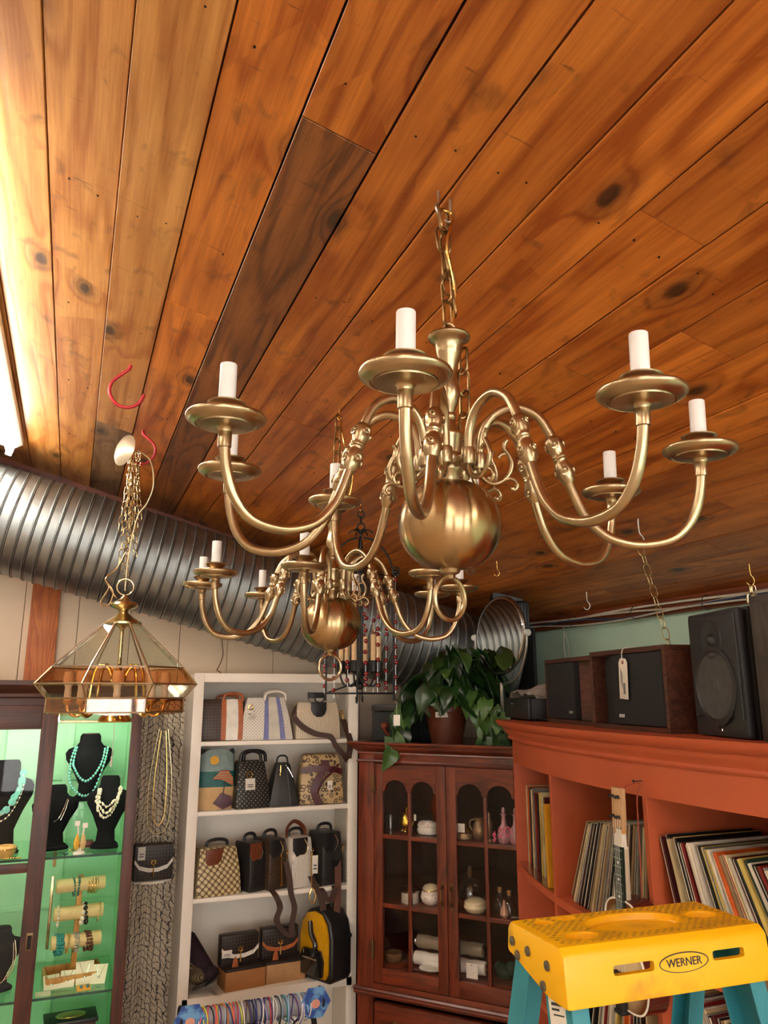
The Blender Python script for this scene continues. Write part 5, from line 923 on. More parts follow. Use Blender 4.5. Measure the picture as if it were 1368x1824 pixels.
kit('ginger_jar', 'cream porcelain jar with flower spray and lid, left door middle shelf', 'jar', .40, .10, SC2, [('jar_body', LT([(.03,0),(.044,.012),(.052,.035),(.046,.058),(.036,.066),(.0001,.066)]), FLOR), ('lid', LT([(.042,.067),(.043,.073),(.03,.088),(.012,.094),(.0001,.096)]), CRPO), ('gilt_band', MB().tube(circ((0,0,.067), .041, 24, 'z'), .002, 5, True), GOLD)])
kit('crystal_dome', 'crystal covered dish with silver dome, right door middle shelf', 'covered dish', .60, .15, SC2, [('dish', LT([(.025,0),(.03,.02),(.065,.045),(.07,.052),(.0001,.05)]), SILV), ('dome', LT([(.066,.053),(.066,.075),(.055,.105),(.03,.125),(.01,.13),(.0001,.131)]), DOME), ('knob', LT([(.008,.13),(.012,.145),(.008,.18),(.0001,.185)], 10), plain('wood_knob', hx('6a4a2c'), .5))])
kit('sugar_bowl', 'cream lidded bowl standing in front of the crystal dish', 'bowl', .625, .06, SC2, [('bowl_body', LT([(.03,0),(.045,.008),(.056,.026),(.05,.042),(.0001,.042)]), CRPO), ('lid', LT([(.053,.043),(.052,.05),(.035,.062),(.012,.067),(.0001,.068)]), CRPO)])
for i, (s, h, y) in enumerate(((.745, .115, .11), (.79, .11, .07))): kit('corked_bottle', 'clear glass bottle with cork stopper, %s one on the right door middle shelf' % ('rear' if i == 0 else 'front'), 'bottle', s, y, SC2, [('bottle', LT([(.028,0),(.032,.006),(.032,.05),(.022,.07),(.010,.078),(.010,.092),(.0001,.092)]), DOME), ('cork', LT([(.009,.09),(.010,.112),(.0001,.113)], 10), plain('cork', hx('a87a4c'), .8))])
kit('perfume_flask', 'small peach teardrop flask, right door middle shelf', 'bottle', .765, .045, SC2, [('flask', LT([(.012,0),(.022,.012),(.02,.03),(.008,.055),(.006,.075),(.0001,.076)]), plain('peach_glass', hx('b88a72'), .25, coat=.3))])
kit('serving_spoon', 'silver spoon lying at the right end of the middle shelf', 'spoon', .845, .05, SC2, [('handle', MB().tube([(-.05,0,.006),(.03,0,.008)], .004, 6), SILV), ('bowl', MB().ball((.045,0,.008), (.02,.012,.005), 10, 6), SILV)])
for i, (s, z, y) in enumerate(((.395, SC3, .10), (.41, SC3+.066, .13), (.59, SC3, .10), (.58, SC3+.066, .13))): kit('porcelain_roll', 'white and silver porcelain %s, %s of the pair behind the %s door' % ('rest', ('lower','upper')[i % 2], ('left','right')[i//2]), 'porcelain', s, y, z, [('roll', MB().lathe([(.012,-.085),(.03,-.08),(.032,-.03),(.028,0),(.032,.03),(.03,.08),(.012,.085)], 16, M=T3((0,0,.033)) @ RY(PI/2)), PORC if i % 2 == 0 else plain('taupe_roll', hx('8a7c68'), .35)), ('end_cap', MB().ball((-.088,0,.033), (.014,.028,.026), 12, 8).ball((.088,0,.033), (.014,.028,.026), 12, 8), SILV)])
kit('silver_dish', 'low silver dish at the front of the bottom shelf', 'dish', .40, .05, SC3, [('dish', LT([(.03,0),(.05,.008),(.062,.016),(.058,.016),(.045,.008),(.0001,.006)]), SILV)])
kit('tag_card', 'white price card propped on the bottom shelf behind the right door', 'price card', .60, .04, SC3, [('card', MB().box((0,0,.034), (.056,.0015,.064)), PAPER), ('hole', MB().lathe([(.003,-.001),(.003,.001)], 8, M=T3((0,-.001,.058)) @ RX(PI/2)), INK)])
kit('woven_basket', 'small brown woven basket at the left end of the bottom shelf', 'basket', .20, .10, SC3, [('basket_body', LT([(.03,0),(.04,.01),(.045,.035),(.042,.04),(.036,.012),(.0001,.01)]), plain('wicker', hx('6a4a2a'), .8, 0, .4, 200, .8, 150))])
kit('green_garland', 'dark green leaf garland at the right end of the bottom shelf', 'garland', .76, .10, SC3, [('leaves', MB().ball((0,0,.03), (.05,.035,.03), 8, 6).ball((.03,.0,.055), (.03,.03,.03), 7, 5).ball((-.03,.01,.05), (.025,.03,.025), 7, 5), plain('dark_leaf_garland', hx('12301c'), .6, 0, .4, 120, .8, 90))])
# ---------------------------------------------------------------- on top of the china cabinet
def plant():
    p = kw(.42, .18, 1.69); t = thing('potted_pothos', 'bushy green trailing plant in a brown pot on top of the china cabinet', 'potted plant', p)
    POT = plain('brown_pot', hx('5a2c1c'), .35, 0, .05, 10)
    pot = ob('pot', LT([(.072,0),(.078,.004),(.112,.165),(.118,.168),(.12,.195),(.114,.197),(.108,.17),(.0001,.165)], 32), POT, t)
    ob('soil', LT([(.107,.168),(.0001,.175)], 20), plain('soil', (.02,.012,.008), .9), pot); ob('barcode_label', MB().box((-.075,-.1,.155), (.07,.002,.026), ), PAPER, pot)
    b = MB(); 
    for i in range(9): b.box((-.098+i*.0046,-.1015,.156), (.0022 if i % 3 else .001,.0006,.015))
    ob('barcode', b, INK, pot)
    LEAF = plain('pothos_leaf', hx('203e17'), .35, 0, .3, 14, .25, 30, coat=.25, rnd=.35); LEAFL = plain('pothos_leaf_light', hx('4a6f34'), .38, 0, .25, 14, .2, 30, coat=.2, rnd=.2)
    def leafmesh(L, wd, bend, n):
        rows = []
        for i in range(8):
            u = i/7; w = wd*(math.sin(PI*min(1, (u+.10)/1.10)**.62))*(1 if i < 7 else 0)+.0004; back = .16*L*(1 if i == 0 else 0)
            rows.append([((v*w), u*L-abs(v)*back, -bend*u*u*L+abs(v)*w*.35+.004*math.sin(u*9+v*3)) for v in (-1,-.55,0,.55,1)])
        return MB().sheet(rows, .0008, (0,0,-1)).mesh(n, smooth=60)
    ms = [leafmesh(.15,.062,.35,'leaf'), leafmesh(.12,.05,.55,'leaf'), leafmesh(.085,.036,.3,'leaf')]; msl = [m.copy() for m in ms]
    rr = random.Random(5); stems = MB()
    def leaf(q, dirv, pitch, k=None, light=False):
        k = rr.randrange(3) if k is None else k; o = mk('leaf', (msl if light else ms)[k], LEAFL if light else LEAF, t, q); az = math.atan2(dirv[1], dirv[0])-PI/2
        o.rotation_euler = Euler((pitch, rr.uniform(-.5,.5), az+rr.uniform(-.5,.5))); s = rr.uniform(.8,1.2); o.scale = (s, s, s)
    for i in range(125):
        az = rr.uniform(0, 2*PI); el = rr.uniform(-.25, 1.3); rd = rr.uniform(.5, 1)*(.225+.03*math.cos(az))
        q = Vector((math.cos(az)*math.cos(el)*rd*1.12+.03, math.sin(az)*math.cos(el)*rd*.85-.01, .27+math.sin(el)*rd*1.05))
        if (p[1]+q.y-4.04)**2+(p[2]+q.z-(2.675-.2505*(p[0]+q.x)))**2 < .37**2: q.y = -abs(q.y)*.9-.03
        if (p[1]+q.y-4.04)**2+(p[2]+q.z-(2.675-.2505*(p[0]+q.x)))**2 < .31**2: q.y -= .08
        if q.z < .25 and q.y < -.02 and -.16 < q.x < .10: continue
        leaf(q, q, rr.uniform(-1.2,-.2)-max(0,.5-el)*.5, light=rr.random() < .12)
        if i % 3 == 0: stems.tube(cr([(0,0,.17),(q.x*.4,q.y*.4,.17+(q.z-.1)*.7),q], 4), .0022, 5)
    cr_ = Vector((kc, ks, 0)); fr_ = Vector((ks, -kc, 0))
    for (a, f, n, dz) in ((-.215,.16,8,-.19),(-.20,.10,7,-.14),(.25,.08,9,-.14),(.30,.05,8,-.12),(.34,.10,9,-.02)):
        pts = cr([(0,0,.2), cr_*(a*.5)+fr_*(f*.6)+Vector((0,0,.27)), cr_*(a*.95)+fr_*f+Vector((0,0,.17)), cr_*a+fr_*(f+.05)+Vector((0,0,.17+dz))], 8); stems.tube(pts, .0024, 5)
        for j in range(n): q = pts[int(8+(len(pts)-9)*j/(n-1))]; leaf(q, Vector((rr.uniform(-1,1), rr.uniform(-1,1), 0))+fr_*.9, rr.uniform(-1.5,-.8), rr.choice((1,2)), rr.random() < .55)
    ob('stems', stems, plain('stem_green', hx('5a6a2c'), .5), t)
plant()
def mirror():
    c = Vector(kw(.733, .158, 0)); az = rad(-172); t = thing('round_mirror', 'round tilting mirror on a metal stand standing on the china cabinet', 'mirror', (c.x, c.y, 1.69), az)
    M = T3((0,0,.55)) @ RY(PI/2-.05)
    MIR = plain('mirror_silver', (.82,.82,.8), .03, 1, .01); 
    ob('mirror_glass', MB().lathe([(.0001,.004),(.185,.004),(.19,.002),(.19,-.003),(.0001,-.003)], 48, M=M), MIR, t, smooth=20); fr = ob('rim', MB().tube([M @ Vector(p) for p in circ((0,0,-.004), .194, 48, 'z')], .008, 8, True).lathe([(.194,-.012),(.194,-.004),(.0001,-.004),(.0001,-.014)][::-1], 48, M=M), plain('dark_chrome', (.3,.3,.3), .2, 1), t)
    ob('yoke', MB().tube(cr([(0,-.212,.55),(0,-.2,.46),(0,-.15,.36),(0,-.07,.315),(0,0,.305),(0,.07,.315),(0,.15,.36),(0,.2,.46),(0,.212,.55)], 5), .006, 8), STEEL, t); ob('pole', MB().tube([(0,0,.01),(0,0,.31)], .009, 10), STEEL, t); ob('base', MB().lathe([(.09,0),(.088,.01),(.03,.02),(.012,.03)], 28), STEEL, t)
    for s in (-1, 1): ob('pivot_knob', MB().lathe([(.016,-.006),(.018,0),(.016,.012),(.006,.014)], 16, M=T3((0,s*.215,.55)) @ RX(-s*PI/2)), plain('white_knob', (.75,.78,.72), .35), t)
mirror()
t = thing('hard_case', 'black carrying case with brown leather handle on the china cabinet', 'case', kw(.115, .20, 1.69), KR+.15); ob('case_body', MB().box((0,0,.09), (.22,.16,.15)), plain('dark_case_cloth', (.016,.018,.018), .75, 0, .2, 200, .3, 300), t, bevel=.01); ob('case_lid', MB().box((0,0,.185), (.225,.165,.036)), BLACK, t, bevel=.008)
ob('case_foot', MB().box((0,0,.0075), (.18,.12,.015)), BLACK, t)
ob('handle', MB().tube(cr([(-.03,-.1,.085),(-.015,-.115,.06),(.02,-.12,.043),(.07,-.11,.035),(.10,-.095,.04)], 6), .009, 10).lathe([(.02,0),(.022,.006),(.012,.014)], 16, M=T3((-.032,-.088,.092)) @ RX(PI/2)), plain('brown_handle', hx('6a2a14'), .3), t); ob('latch', MB().box((.08,-.082,.05), (.012,.006,.02)), GOLD, t)
t = thing('wire_basket', 'black lattice basket behind the carrying case', 'basket', kw(.22, .44, 1.69), KR+.2)
g = MB()
for i in range(15): g.tube([(-.14+i*.02,-.08,0),(-.14+i*.02,-.08,.21)], .0035, 4)
for i in range(8): g.tube([(-.14,-.08,.01+i*.027),(.14,-.08,.01+i*.027)], .0035, 4)
ob('lattice', g, IRON, t); ob('basket_box', MB().box((0,.02,.105), (.28,.18,.21)), plain('black_lining', (.008,.008,.009), .8), t, bevel=.01)
t = thing('black_ribbed_box', 'black ribbed box fixed under the ceiling behind the round mirror', 'box', (2.17, 3.66, ceil_z(2.17)-.185), rz=-.4); bb = MB().box((0,0,.085), (.22,.22,.16)); ob('box_shell', bb, BLACK, t, bevel=.03, seg=3)
for i in range(12): ob('rib', MB().box((-.099+i*.018,-.112,.085), (.008,.01,.13)), BLACK, t, bevel=.002)
ob('ceiling_plate', MB().box((0,0,.183), (.16,.16,.05)), BLACK, t)
tag(ob('dark_panel', MB().box((0,0,1.17), (.02,.30,2.34)), plain('dark_grey_panel', (.035,.038,.036), .7, 0, .3, 5), None, (2.462, 4.0, 0), bevel=.003), 'dark grey panel standing in the corner against the mint wall', 'panel')
# ---------------------------------------------------------------- bow-fronted terracotta record bookcase
AX, AY, AR = 5.107, 1.75, 3.53; TOPZ = 1.835; HDR = 1.657; RS = [1.248, .838, .43]
def ap(r, th, z=0): return Vector((AX-r*math.cos(th), AY+r*math.sin(th), z))
def arc_slab(mb, r0, r1, t0, t1, z0, z1, n=28):
    vs, fs = [], []
    for i in range(n+1):
        th = t0+(t1-t0)*i/n
        for r, z in ((r0,z0),(r1,z0),(r1,z1),(r0,z1)): vs.append(ap(r, th, z))
    for i in range(n):
        for k in range(4): j = (k+1) % 4; fs.append((i*4+k, i*4+j, i*4+4+j, i*4+4+k))
    fs += [(0,1,2,3), (n*4+3,n*4+2,n*4+1,n*4)]
    return mb.add(vs, fs)
DIV = [rad(a) for a in (22.5, 13.1, 2.9, -7.4, -17.6, -22.5)]; RB = 2.93
def record_case():
    t = thing('record_bookcase', 'terracotta painted bow-front bookcase full of vinyl records', 'bookcase', (0,0,0)); t0, t1 = DIV[0], DIV[-1]
    ob('header', arc_slab(MB(), AR, AR-.022, t0, t1, HDR, 1.765), ORANGE, t, smooth=20)
    prof = [(-.03,1.752),(.010,1.752),(.014,1.758),(.010,1.766),(.014,1.774),(.026,1.784),(.032,1.795),(.033,1.801),(.046,1.806),(.058,1.816),(.064,1.826),(.066,TOPZ),(-.03,TOPZ)]
    n = 36; vs, fs = [], []; k = len(prof)
    for i in range(n+1):
        th = (t0+rad(.85))+(t1-t0-rad(1.7))*i/n; vs += [ap(AR+d, th, z) for d, z in prof]
    for i in range(n):
        for j in range(k-1): fs.append((i*k+j, i*k+j+1, i*k+k+j+1, i*k+k+j))
        fs.append((i*k+k-1, i*k, i*k+k, i*k+2*k-1))
    fs += [tuple(range(k)), tuple(n*k+j for j in range(k))[::-1]]
    ob('crown_moulding', MB().add(vs, fs), ORANGE, t, smooth=25)
    ob('top_board', arc_slab(MB(), AR-.03, RB-.12, t0, t1, TOPZ-.03, TOPZ), ORANGE, t, smooth=20)
    for z in RS: ob('shelf', arc_slab(MB(), AR-.002, RB+.01, t0, t1, z-.026, z), ORANGE, t, smooth=20)
    ob('plinth', arc_slab(MB(), AR-.004, AR-.03, t0, t1, 0, .09), ORANGE, t, smooth=20); ob('bottom_shelf', arc_slab(MB(), AR-.002, RB+.01, t0, t1, .07, .095), ORANGE, t, smooth=20)
    ob('back_panel', arc_slab(MB(), RB+.01, RB, t0, t1, 0, TOPZ-.03), ORANGE, t, smooth=20)
    for i, a in enumerate(DIV):
        h = .010; da = h/AR; ob('side_panel' if i in (0, 5) else 'divider', arc_slab(MB(), AR-.001, RB+.012, a-da, a+da, 0, TOPZ-.03, 1), ORANGE, t, bevel=.001, seg=1)
record_case()
RCOL = [('white','cfc6b4'),('cream','c9b88e'),('black','12100f'),('charcoal','24211f'),('tan','8f7350'),('grey','7d7870'),('dark brown','33211a'),('red','7a1a18'),('olive','6e6420'),('dusty blue','566472'),('orange','c4581e'),('maroon','4a1416'),('pale yellow','c4ac5c'),('dark green','1f3328')]
rm = {}
def rec_mat(k):
    if k not in rm:
        nme, h = RCOL[k]; m, t, b = nt('sleeve_'+nme.replace(' ', '_')); rm[k] = m; c = hx(h)
        tc = node(t, 'ShaderNodeTexCoord'); oi = node(t, 'ShaderNodeObjectInfo'); ad = node(t, 'ShaderNodeVectorMath', {0: tc.outputs['Object'], 1: node(t, 'ShaderNodeVectorMath', {0: (13,7,31), 'Scale': oi.outputs['Random']}, operation='SCALE').outputs[0]}, operation='ADD')
        no = node(t, 'ShaderNodeTexNoise', {'Vector': ad.outputs[0], 'Scale': 11, 'Detail': 4}); rp = node(t, 'ShaderNodeValToRGB', {'Fac': no.outputs[0]}); e = rp.color_ramp.elements
        e[0].position = .35; e[0].color = c4([x*.75 for x in c]); e[1].position = .62; e[1].color = c4([min(1, x*1.15) for x in c]); t.links.new(rp.outputs[0], b.inputs['Base Color']); b.inputs['Roughness'].default_value = .4
    return rm[k]
EDGE = plain('worn_sleeve_edge', hx('d8cfbc'), .7, 0, .2, 80)
def record(th, z, thk, hgt, lean, k, label, setback=.03, grp='vinyl records', edge=False, cat='record', name='record_sleeve'):
    p = ap(AR-setback, th, z); ang = math.atan2(-math.sin(th), math.cos(th))-PI/2
    o = MB().box((0, .1575, hgt/2), (thk, .315, hgt)).mesh(name, .0006, 35, 1)
    r = mk(name, o, rec_mat(k), None, p); r.rotation_mode = 'XYZ'
    r.rotation_euler = (Matrix.Rotation(ang, 4, 'Z') @ Matrix.Rotation(lean, 4, 'Y')).to_euler()
    # rotating about y lifts one bottom corner: sink the pivot so the lower corner rests on the shelf
    r.location.z += thk/2*abs(math.sin(lean))+.0003
    tag(r, label, cat, grp)
    if edge: ob('worn_edge', MB().box((-thk/2+.0006, -.0004, hgt/2), (.0014, .0016, hgt*.995)).box((-thk/2+.0006, .157, hgt+.0002), (.0014, .314, .001)), EDGE, r)
    return r
def fill(col, row, seq, lean0, lean1, side, name, s_in=0, s_out=0, start=0):
    # side=+1: leaning top towards the left divider (filled from left); lean angle interpolates
    z = RS[row]; tl, tr = DIV[col], DIV[col+1]; L = (tl-tr)*(AR-.03); n = len(seq); cnt = {}
    ths = [q[1] for q in seq]; le = [lean0+(lean1-lean0)*i/max(1, n-1) for i in range(n)]
    s = .014+.32*max(0, math.sin(-lean0))+s_in; pos = []
    for i in range(n):
        w = ths[i]/math.cos(le[i])+(0 if i == 0 else 0); s += w/2; pos.append(s); s += w/2+.0012
        if i < n-1: s += .318*abs(math.sin(le[i])-math.sin(le[i+1]))
        if i < n-1 and le[i+1] > le[i]: s += 0
    out = []
    for i, (k, thk, h) in enumerate(seq):
        th = tl-pos[i]/(AR-.03); nme = RCOL[k][0]; cnt[k] = cnt.get(k, 0)+1
        out.append(record(th, z, thk, h, le[i], k, '%s record sleeve, %s %s one from left, %s' % (nme, ordn(cnt[k]-1), nme, name), .03+R.uniform(0,.02), edge=(i % 2 == 0 or k in (2, 3, 6)) and k not in (0, 1)))
    return out, s, L
q = random.Random(3)
def mkseq(ks): return [(k, q.uniform(.0055, .0115), q.uniform(.308, .318)) for k in ks]
# middle compartment leans to the right divider: lean positive rotates the top towards local +x (right)
out2, s2, L2 = fill(1, 0, [(8,.02,.315)]+mkseq([11,0,1,5,5,6,2,7,2,2,4,1,6,4,5,2,3,0,2,9,0,5,4,2,0,6,4,2,5,1,6,4,7,7,3]), rad(32), rad(5), -1, 'compartment behind the small guitar', s_in=.02)
out3, s3, L3 = fill(2, 0, mkseq([11,3,2,1,2,12,2,6,7,11,0,0,0,5,2,12,9,12,0,6,10,4,10,1,0,11,2,12,1,13,0,2,2,7,5,0,1,4,4,6,1,0]), rad(-14), rad(-28), 1, 'right compartment above the ladder')
print('record fill', s2, L2, s3, L3, len(out3))
# lower row seen under the ladder top
fill(1, 1, mkseq([6,2,1,2,0,2,3,4,2,5,5,0,7,0,5,2,0,2,12,8,2,1,10,10,7,2,0,3,11,6,2,1]), rad(26), rad(2), -1, 'lower middle compartment', s_in=.03); fill(2, 1, mkseq([2,6,1,0,4,9,0,7,7,3,0,1,5,2,0,11,2,4,1,2]), rad(-14), rad(-20), 1, 'lower right compartment')
# left compartment magazines and books on a plastic sheet
cnt = {}
seq = [(1,.016,.31),(10,.018,.31),(3,.012,.308),(1,.012,.305),(5,.012,.315),(7,.016,.30),(6,.014,.30),(12,.012,.31),(1,.014,.315),(11,.02,.30)]; s = .03
tag(ob('plastic_sheet', arc_slab(MB(), AR-.006, AR-.32, DIV[0]-.006, DIV[1]+.006, RS[0]+.0004, RS[0]+.003, 10), glass('clear_plastic_sheet', (.86,.88,.88), .2, .15)), 'clear plastic sheet under the magazines in the left compartment', 'plastic sheet')
for i, (k, w, h) in enumerate(seq):
    th = DIV[0]-(s+w/2)/(AR-.03); s += w+.022; cnt[k] = cnt.get(k, 0)+1
    r = record(th, RS[0]+.003, w, h, 0, k, '%s magazine, %s %s one in the left compartment' % (RCOL[k][0], ordn(cnt[k]-1), RCOL[k][0]), .045, 'magazines in the left compartment', cat='magazine', name='magazine')
    if i == 0:
        for (z0, z1, m, x) in ((.235,.30,plain('teal_print', hx('1f6a6a'), .5),0),(.15,.19,INK,0),(.10,.135,INK,0),(.05,.075,INK,0)): ob('cover_print', MB().box((.0082,.06,(z0+z1)/2), (.0006,.10,z1-z0)), m, r)
r = record(DIV[1]+.028, RS[0]+.003, .02, .29, rad(-2), 8, 'large mustard yellow book leaning at the right of the left compartment', .012, 'magazines in the left compartment', cat='book', name='book'); r.data.materials[0] = plain('mustard_cover', hx('d79a1c'), .45)
# lettering on the black sleeve at the far right
def text_mesh(body, size, ext=.0004):
    cu = bpy.data.curves.new('lettering', 'FONT'); cu.body = body; cu.size = size; cu.extrude = ext; cu.align_x = 'CENTER'; cu.align_y = 'CENTER'
    o = bpy.data.objects.new('lettering', cu); COL.objects.link(o); dg = bpy.context.evaluated_depsgraph_get(); me = bpy.data.meshes.new_from_object(o.evaluated_get(dg)); bpy.data.objects.remove(o); bpy.data.curves.remove(cu); return me
# ---------------------------------------------------------------- small sunburst guitar hanging from a nail
def uke():
    t = thing('small_guitar', 'small sunburst guitar hanging in front of the record bookcase', 'guitar', (1.50, 1.966, 1.10), -PI/2, rot=(rad(0), rad(2.2), -PI/2)) # local -y faces the room (-x world), local x = world -y
    def outline(s=1.0):
        half = [(0,0),(.045,.001),(.075,.012),(.094,.04),(.099,.075),(.092,.11),(.078,.14),(.067,.165),(.066,.185),(.072,.21),(.074,.235),(.066,.262),(.045,.278),(.02,.284)]
        L = [Vector((x*s, 0, .142+(z-.142)*s)) for x, z in half]; P = cr(L, 4); return [(p.x, p.z) for p in P]+[(-p.x, p.z) for p in P[::-1]][:-1]
    m, tt, b = nt('sunburst_top'); tc = node(tt, 'ShaderNodeTexCoord'); mp = node(tt, 'ShaderNodeMapping', {'Vector': tc.outputs['Object'], 'Scale': (10,0,7), 'Location': (0,0,-.9)}); gr = node(tt, 'ShaderNodeVectorMath', {0: mp.outputs[0]}, operation='LENGTH'); rp = node(tt, 'ShaderNodeValToRGB', {'Fac': gr.outputs['Value']}); e = rp.color_ramp.elements; e[0].position = .55; e[0].color = c4(hx('d9bd92')); e[1].position = 1.0; e[1].color = c4(hx('6a3a1a')); tt.links.new(rp.outputs[0], b.inputs['Base Color']); b.inputs['Roughness'].default_value = .25; b.inputs['Coat Weight'].default_value = .4
    ob('body_sides', MB().prism(outline(), .004, .068, 'y'), plain('red_brown_lacquer', hx('5a1a12'), .22, 0, .1, 20, coat=.5), t, smooth=40); ob('soundboard', MB().prism(outline(.985), -.001, .006, 'y'), m, t, smooth=40)
    ol = [(x, -.0015, z) for x, z in outline(.982)]; ob('binding', MB().tube(ol, .0028, 6, True), plain('ivory_binding', hx('e8e2d2'), .35), t)
    ob('sound_hole', MB().lathe([(.026,-.0022),(.026,0),(.0001,0)], 24, M=T3((0,0,.19)) @ RX(PI/2)), BLACK, t); ob('bridge', MB().box((0,-.006,.085), (.07,.01,.014)), plain('dark_bridge', hx('22130c'), .5), t, bevel=.002); ob('tail_clip', MB().box((-.005,-.01,.022), (.03,.022,.05)).box((-.005,.0,-.004), (.034,.05,.012)), BLACK, t, bevel=.004)
    ob('neck', MB().box((0,.012,.34), (.034,.02,.17)), plain('pale_neck', hx('c9b79a'), .5), t, bevel=.006)
    fb = ob('fretboard', MB().box((0,-.002,.32), (.038,.008,.21)), plain('green_black_board', hx('17221a'), .4), t); b2 = MB()
    for i in range(9): b2.box((0,-.0068,.235+i*.0225), (.037,.0018,.0018))
    ob('frets', b2, SILV, fb); b3 = MB()
    for z in (.246,.291,.336,.381): b3.lathe([(.0034,-.0008),(.0034,.0008)], 10, M=T3((0,-.0064,z)) @ RX(PI/2))
    ob('inlay_dots', b3, plain('pearl_dot', (.8,.8,.75), .3), fb); b4 = MB()
    for x in (-.012,-.004,.004,.012): b4.tube([(x,-.009,.085),(x*.75,-.008,.43),(x*1.2,-.006,.50)], .0005, 4)
    ob('strings', b4, STRING, t); ob('upper_neck', MB().prism([(-.019,.42),(.019,.42),(.016,.475),(-.004,.475),(-.012,.455)], -.004, .012, 'y'), plain('white_nut_neck', hx('d8cfc0'), .5), t); hd = ob('headstock', MB().box((0,.004,.527), (.046,.016,.115)), wood('pale_headstock', hx('b98a5c'), hx('d8b083'), .5, 4, 'z'), t, bevel=.003)
    ob('broken_edge', MB().prism([(-.022,.475),(-.02,.455),(-.01,.468),(0,.45),(.01,.468),(.02,.46),(.022,.475)], -.003, .011, 'y'), plain('raw_wood', hx('c08a4e'), .8), hd)
    for x in (-.013, .011):
        for z in (.505, .56): ob('tuning_peg', MB().lathe([(.0045,0),(.0045,.012),(.003,.016)], 8, M=T3((x,-.004,z)) @ RX(PI/2)).tube([(x,-.014,z),(x+.014,-.012,z-.002)], .002, 5), BLACK, hd)
    ob('hang_string', MB().tube(cr([(.006,.01,.57),(.02,.02,.592),(.036,.055,.598),(.044,.035,.56),(.05,.03,.49),(.058,.025,.40),(.062,.02,.30)], 6), .0022, 5), plain('red_cord', hx('8a3a22'), .7), t)
uke()
tag(ob('nail', MB().lathe([(.0016,-.004),(.0016,.03),(.005,.031),(.005,.033),(.0001,.034)], 10, M=T3(ap(AR-.002, math.asin((1.932-AY)/AR), 1.70)) @ RY(-PI/2)), BLACK), 'black nail in the bookcase header holding the small guitar string', 'nail')
# ---------------------------------------------------------------- speakers and boxes on the bookcase
WALN = wood('walnut_veneer', hx('33190f'), hx('5c3220'), .4, 2, 'x', rnd=.03); GRIL = plain('black_grille', (.014,.014,.015), .85, 0, .25, 400, .4, 900)
def orient(p0, p1): return math.atan2(p1[1]-p0[1], p1[0]-p0[0])
def wood_speaker(p0, p1, h, d, label, mirrored, tagged=False):
    rz = orient(p0, p1); w = math.dist(p0, p1); t = thing('bookshelf_speaker', label, 'speaker', (p0[0], p0[1], TOPZ), rz, 'speakers on the record bookcase'); f = .016
    for nm, c, s in (('cabinet_top', (w/2,d/2,h-f/2), (w,d,f)), ('cabinet_bottom', (w/2,d/2,f/2), (w,d,f)), ('cabinet_side', (f/2,d/2,h/2), (f,d,h-2*f)), ('cabinet_side', (w-f/2,d/2,h/2), (f,d,h-2*f)), ('cabinet_back', (w/2,d-.006,h/2), (w-2*f,.012,h-2*f))): ob(nm, MB().box(c, s), WALN, t, bevel=.001, seg=1)
    a = .66 if mirrored else .34
    g0, g1 = (f+.002, w*a) if mirrored else (w*a, w-f-.002)
    g = ob('grille', MB().box(((g0+g1)/2, .012, h/2), (g1-g0, .03, h-2*f-.004)), GRIL, t, bevel=.006)
    r0, r1 = (w*a, w-f-.001) if mirrored else (f+.001, w*a)
    ob('recessed_grille', MB().prism([(r0,.05 if not mirrored else .02),(r1,.012 if not mirrored else .10),(r1,.12),(r0,.12)], f+.001, h-f-.001), GRIL if not mirrored else WALN, t)
    bx_ = g0+.05 if not mirrored else g1-.04; ob('badge', MB().prism([(bx_-.018,.04),(bx_+.018,.04),(bx_+.021,.05),(bx_-.015,.05)], -.0055, -.002, 'y'), SILV, g)
    return t, w
wood_speaker((1.835,2.80), (1.745,2.36), .25, .25, 'walnut bookshelf speaker with black grille, further from the viewer', True)
t, w = wood_speaker((1.705,2.315), (1.625,1.845), .257, .25, 'walnut bookshelf speaker with black grille and a hanging price tag', False)
g = ob('price_tag', MB().prism([(-.026,-.128),(.026,-.128),(.026,-.012),(.016,0),(-.016,0),(-.026,-.012)], -.0008, .0008, 'y'), plain('manila_tag', hx('e6dfd0'), .6), t, (.255, -.012, .225), (0,.06,0)); ob('eyelet', MB().tube(circ((0,-.001,-.012), .005, 14), .0018, 6, True), plain('eyelet_brown', hx('7a3a24'), .5), g); b = MB()
for i in range(5): b.box((-.016+i*.003,-.0012,-.055-.004*i), (.0012,.0004,.05))
b.box((.006,-.0012,-.095), (.013,.0004,.035)); ob('print', b, plain('grey_print', (.2,.2,.2), .6), g); ob('string', MB().tube(cr([(0,-.002,-.01),(-.004,.0,.02),(.0,.01,.034),(.012,.05,.034)], 5), .0016, 5), STRING, g)
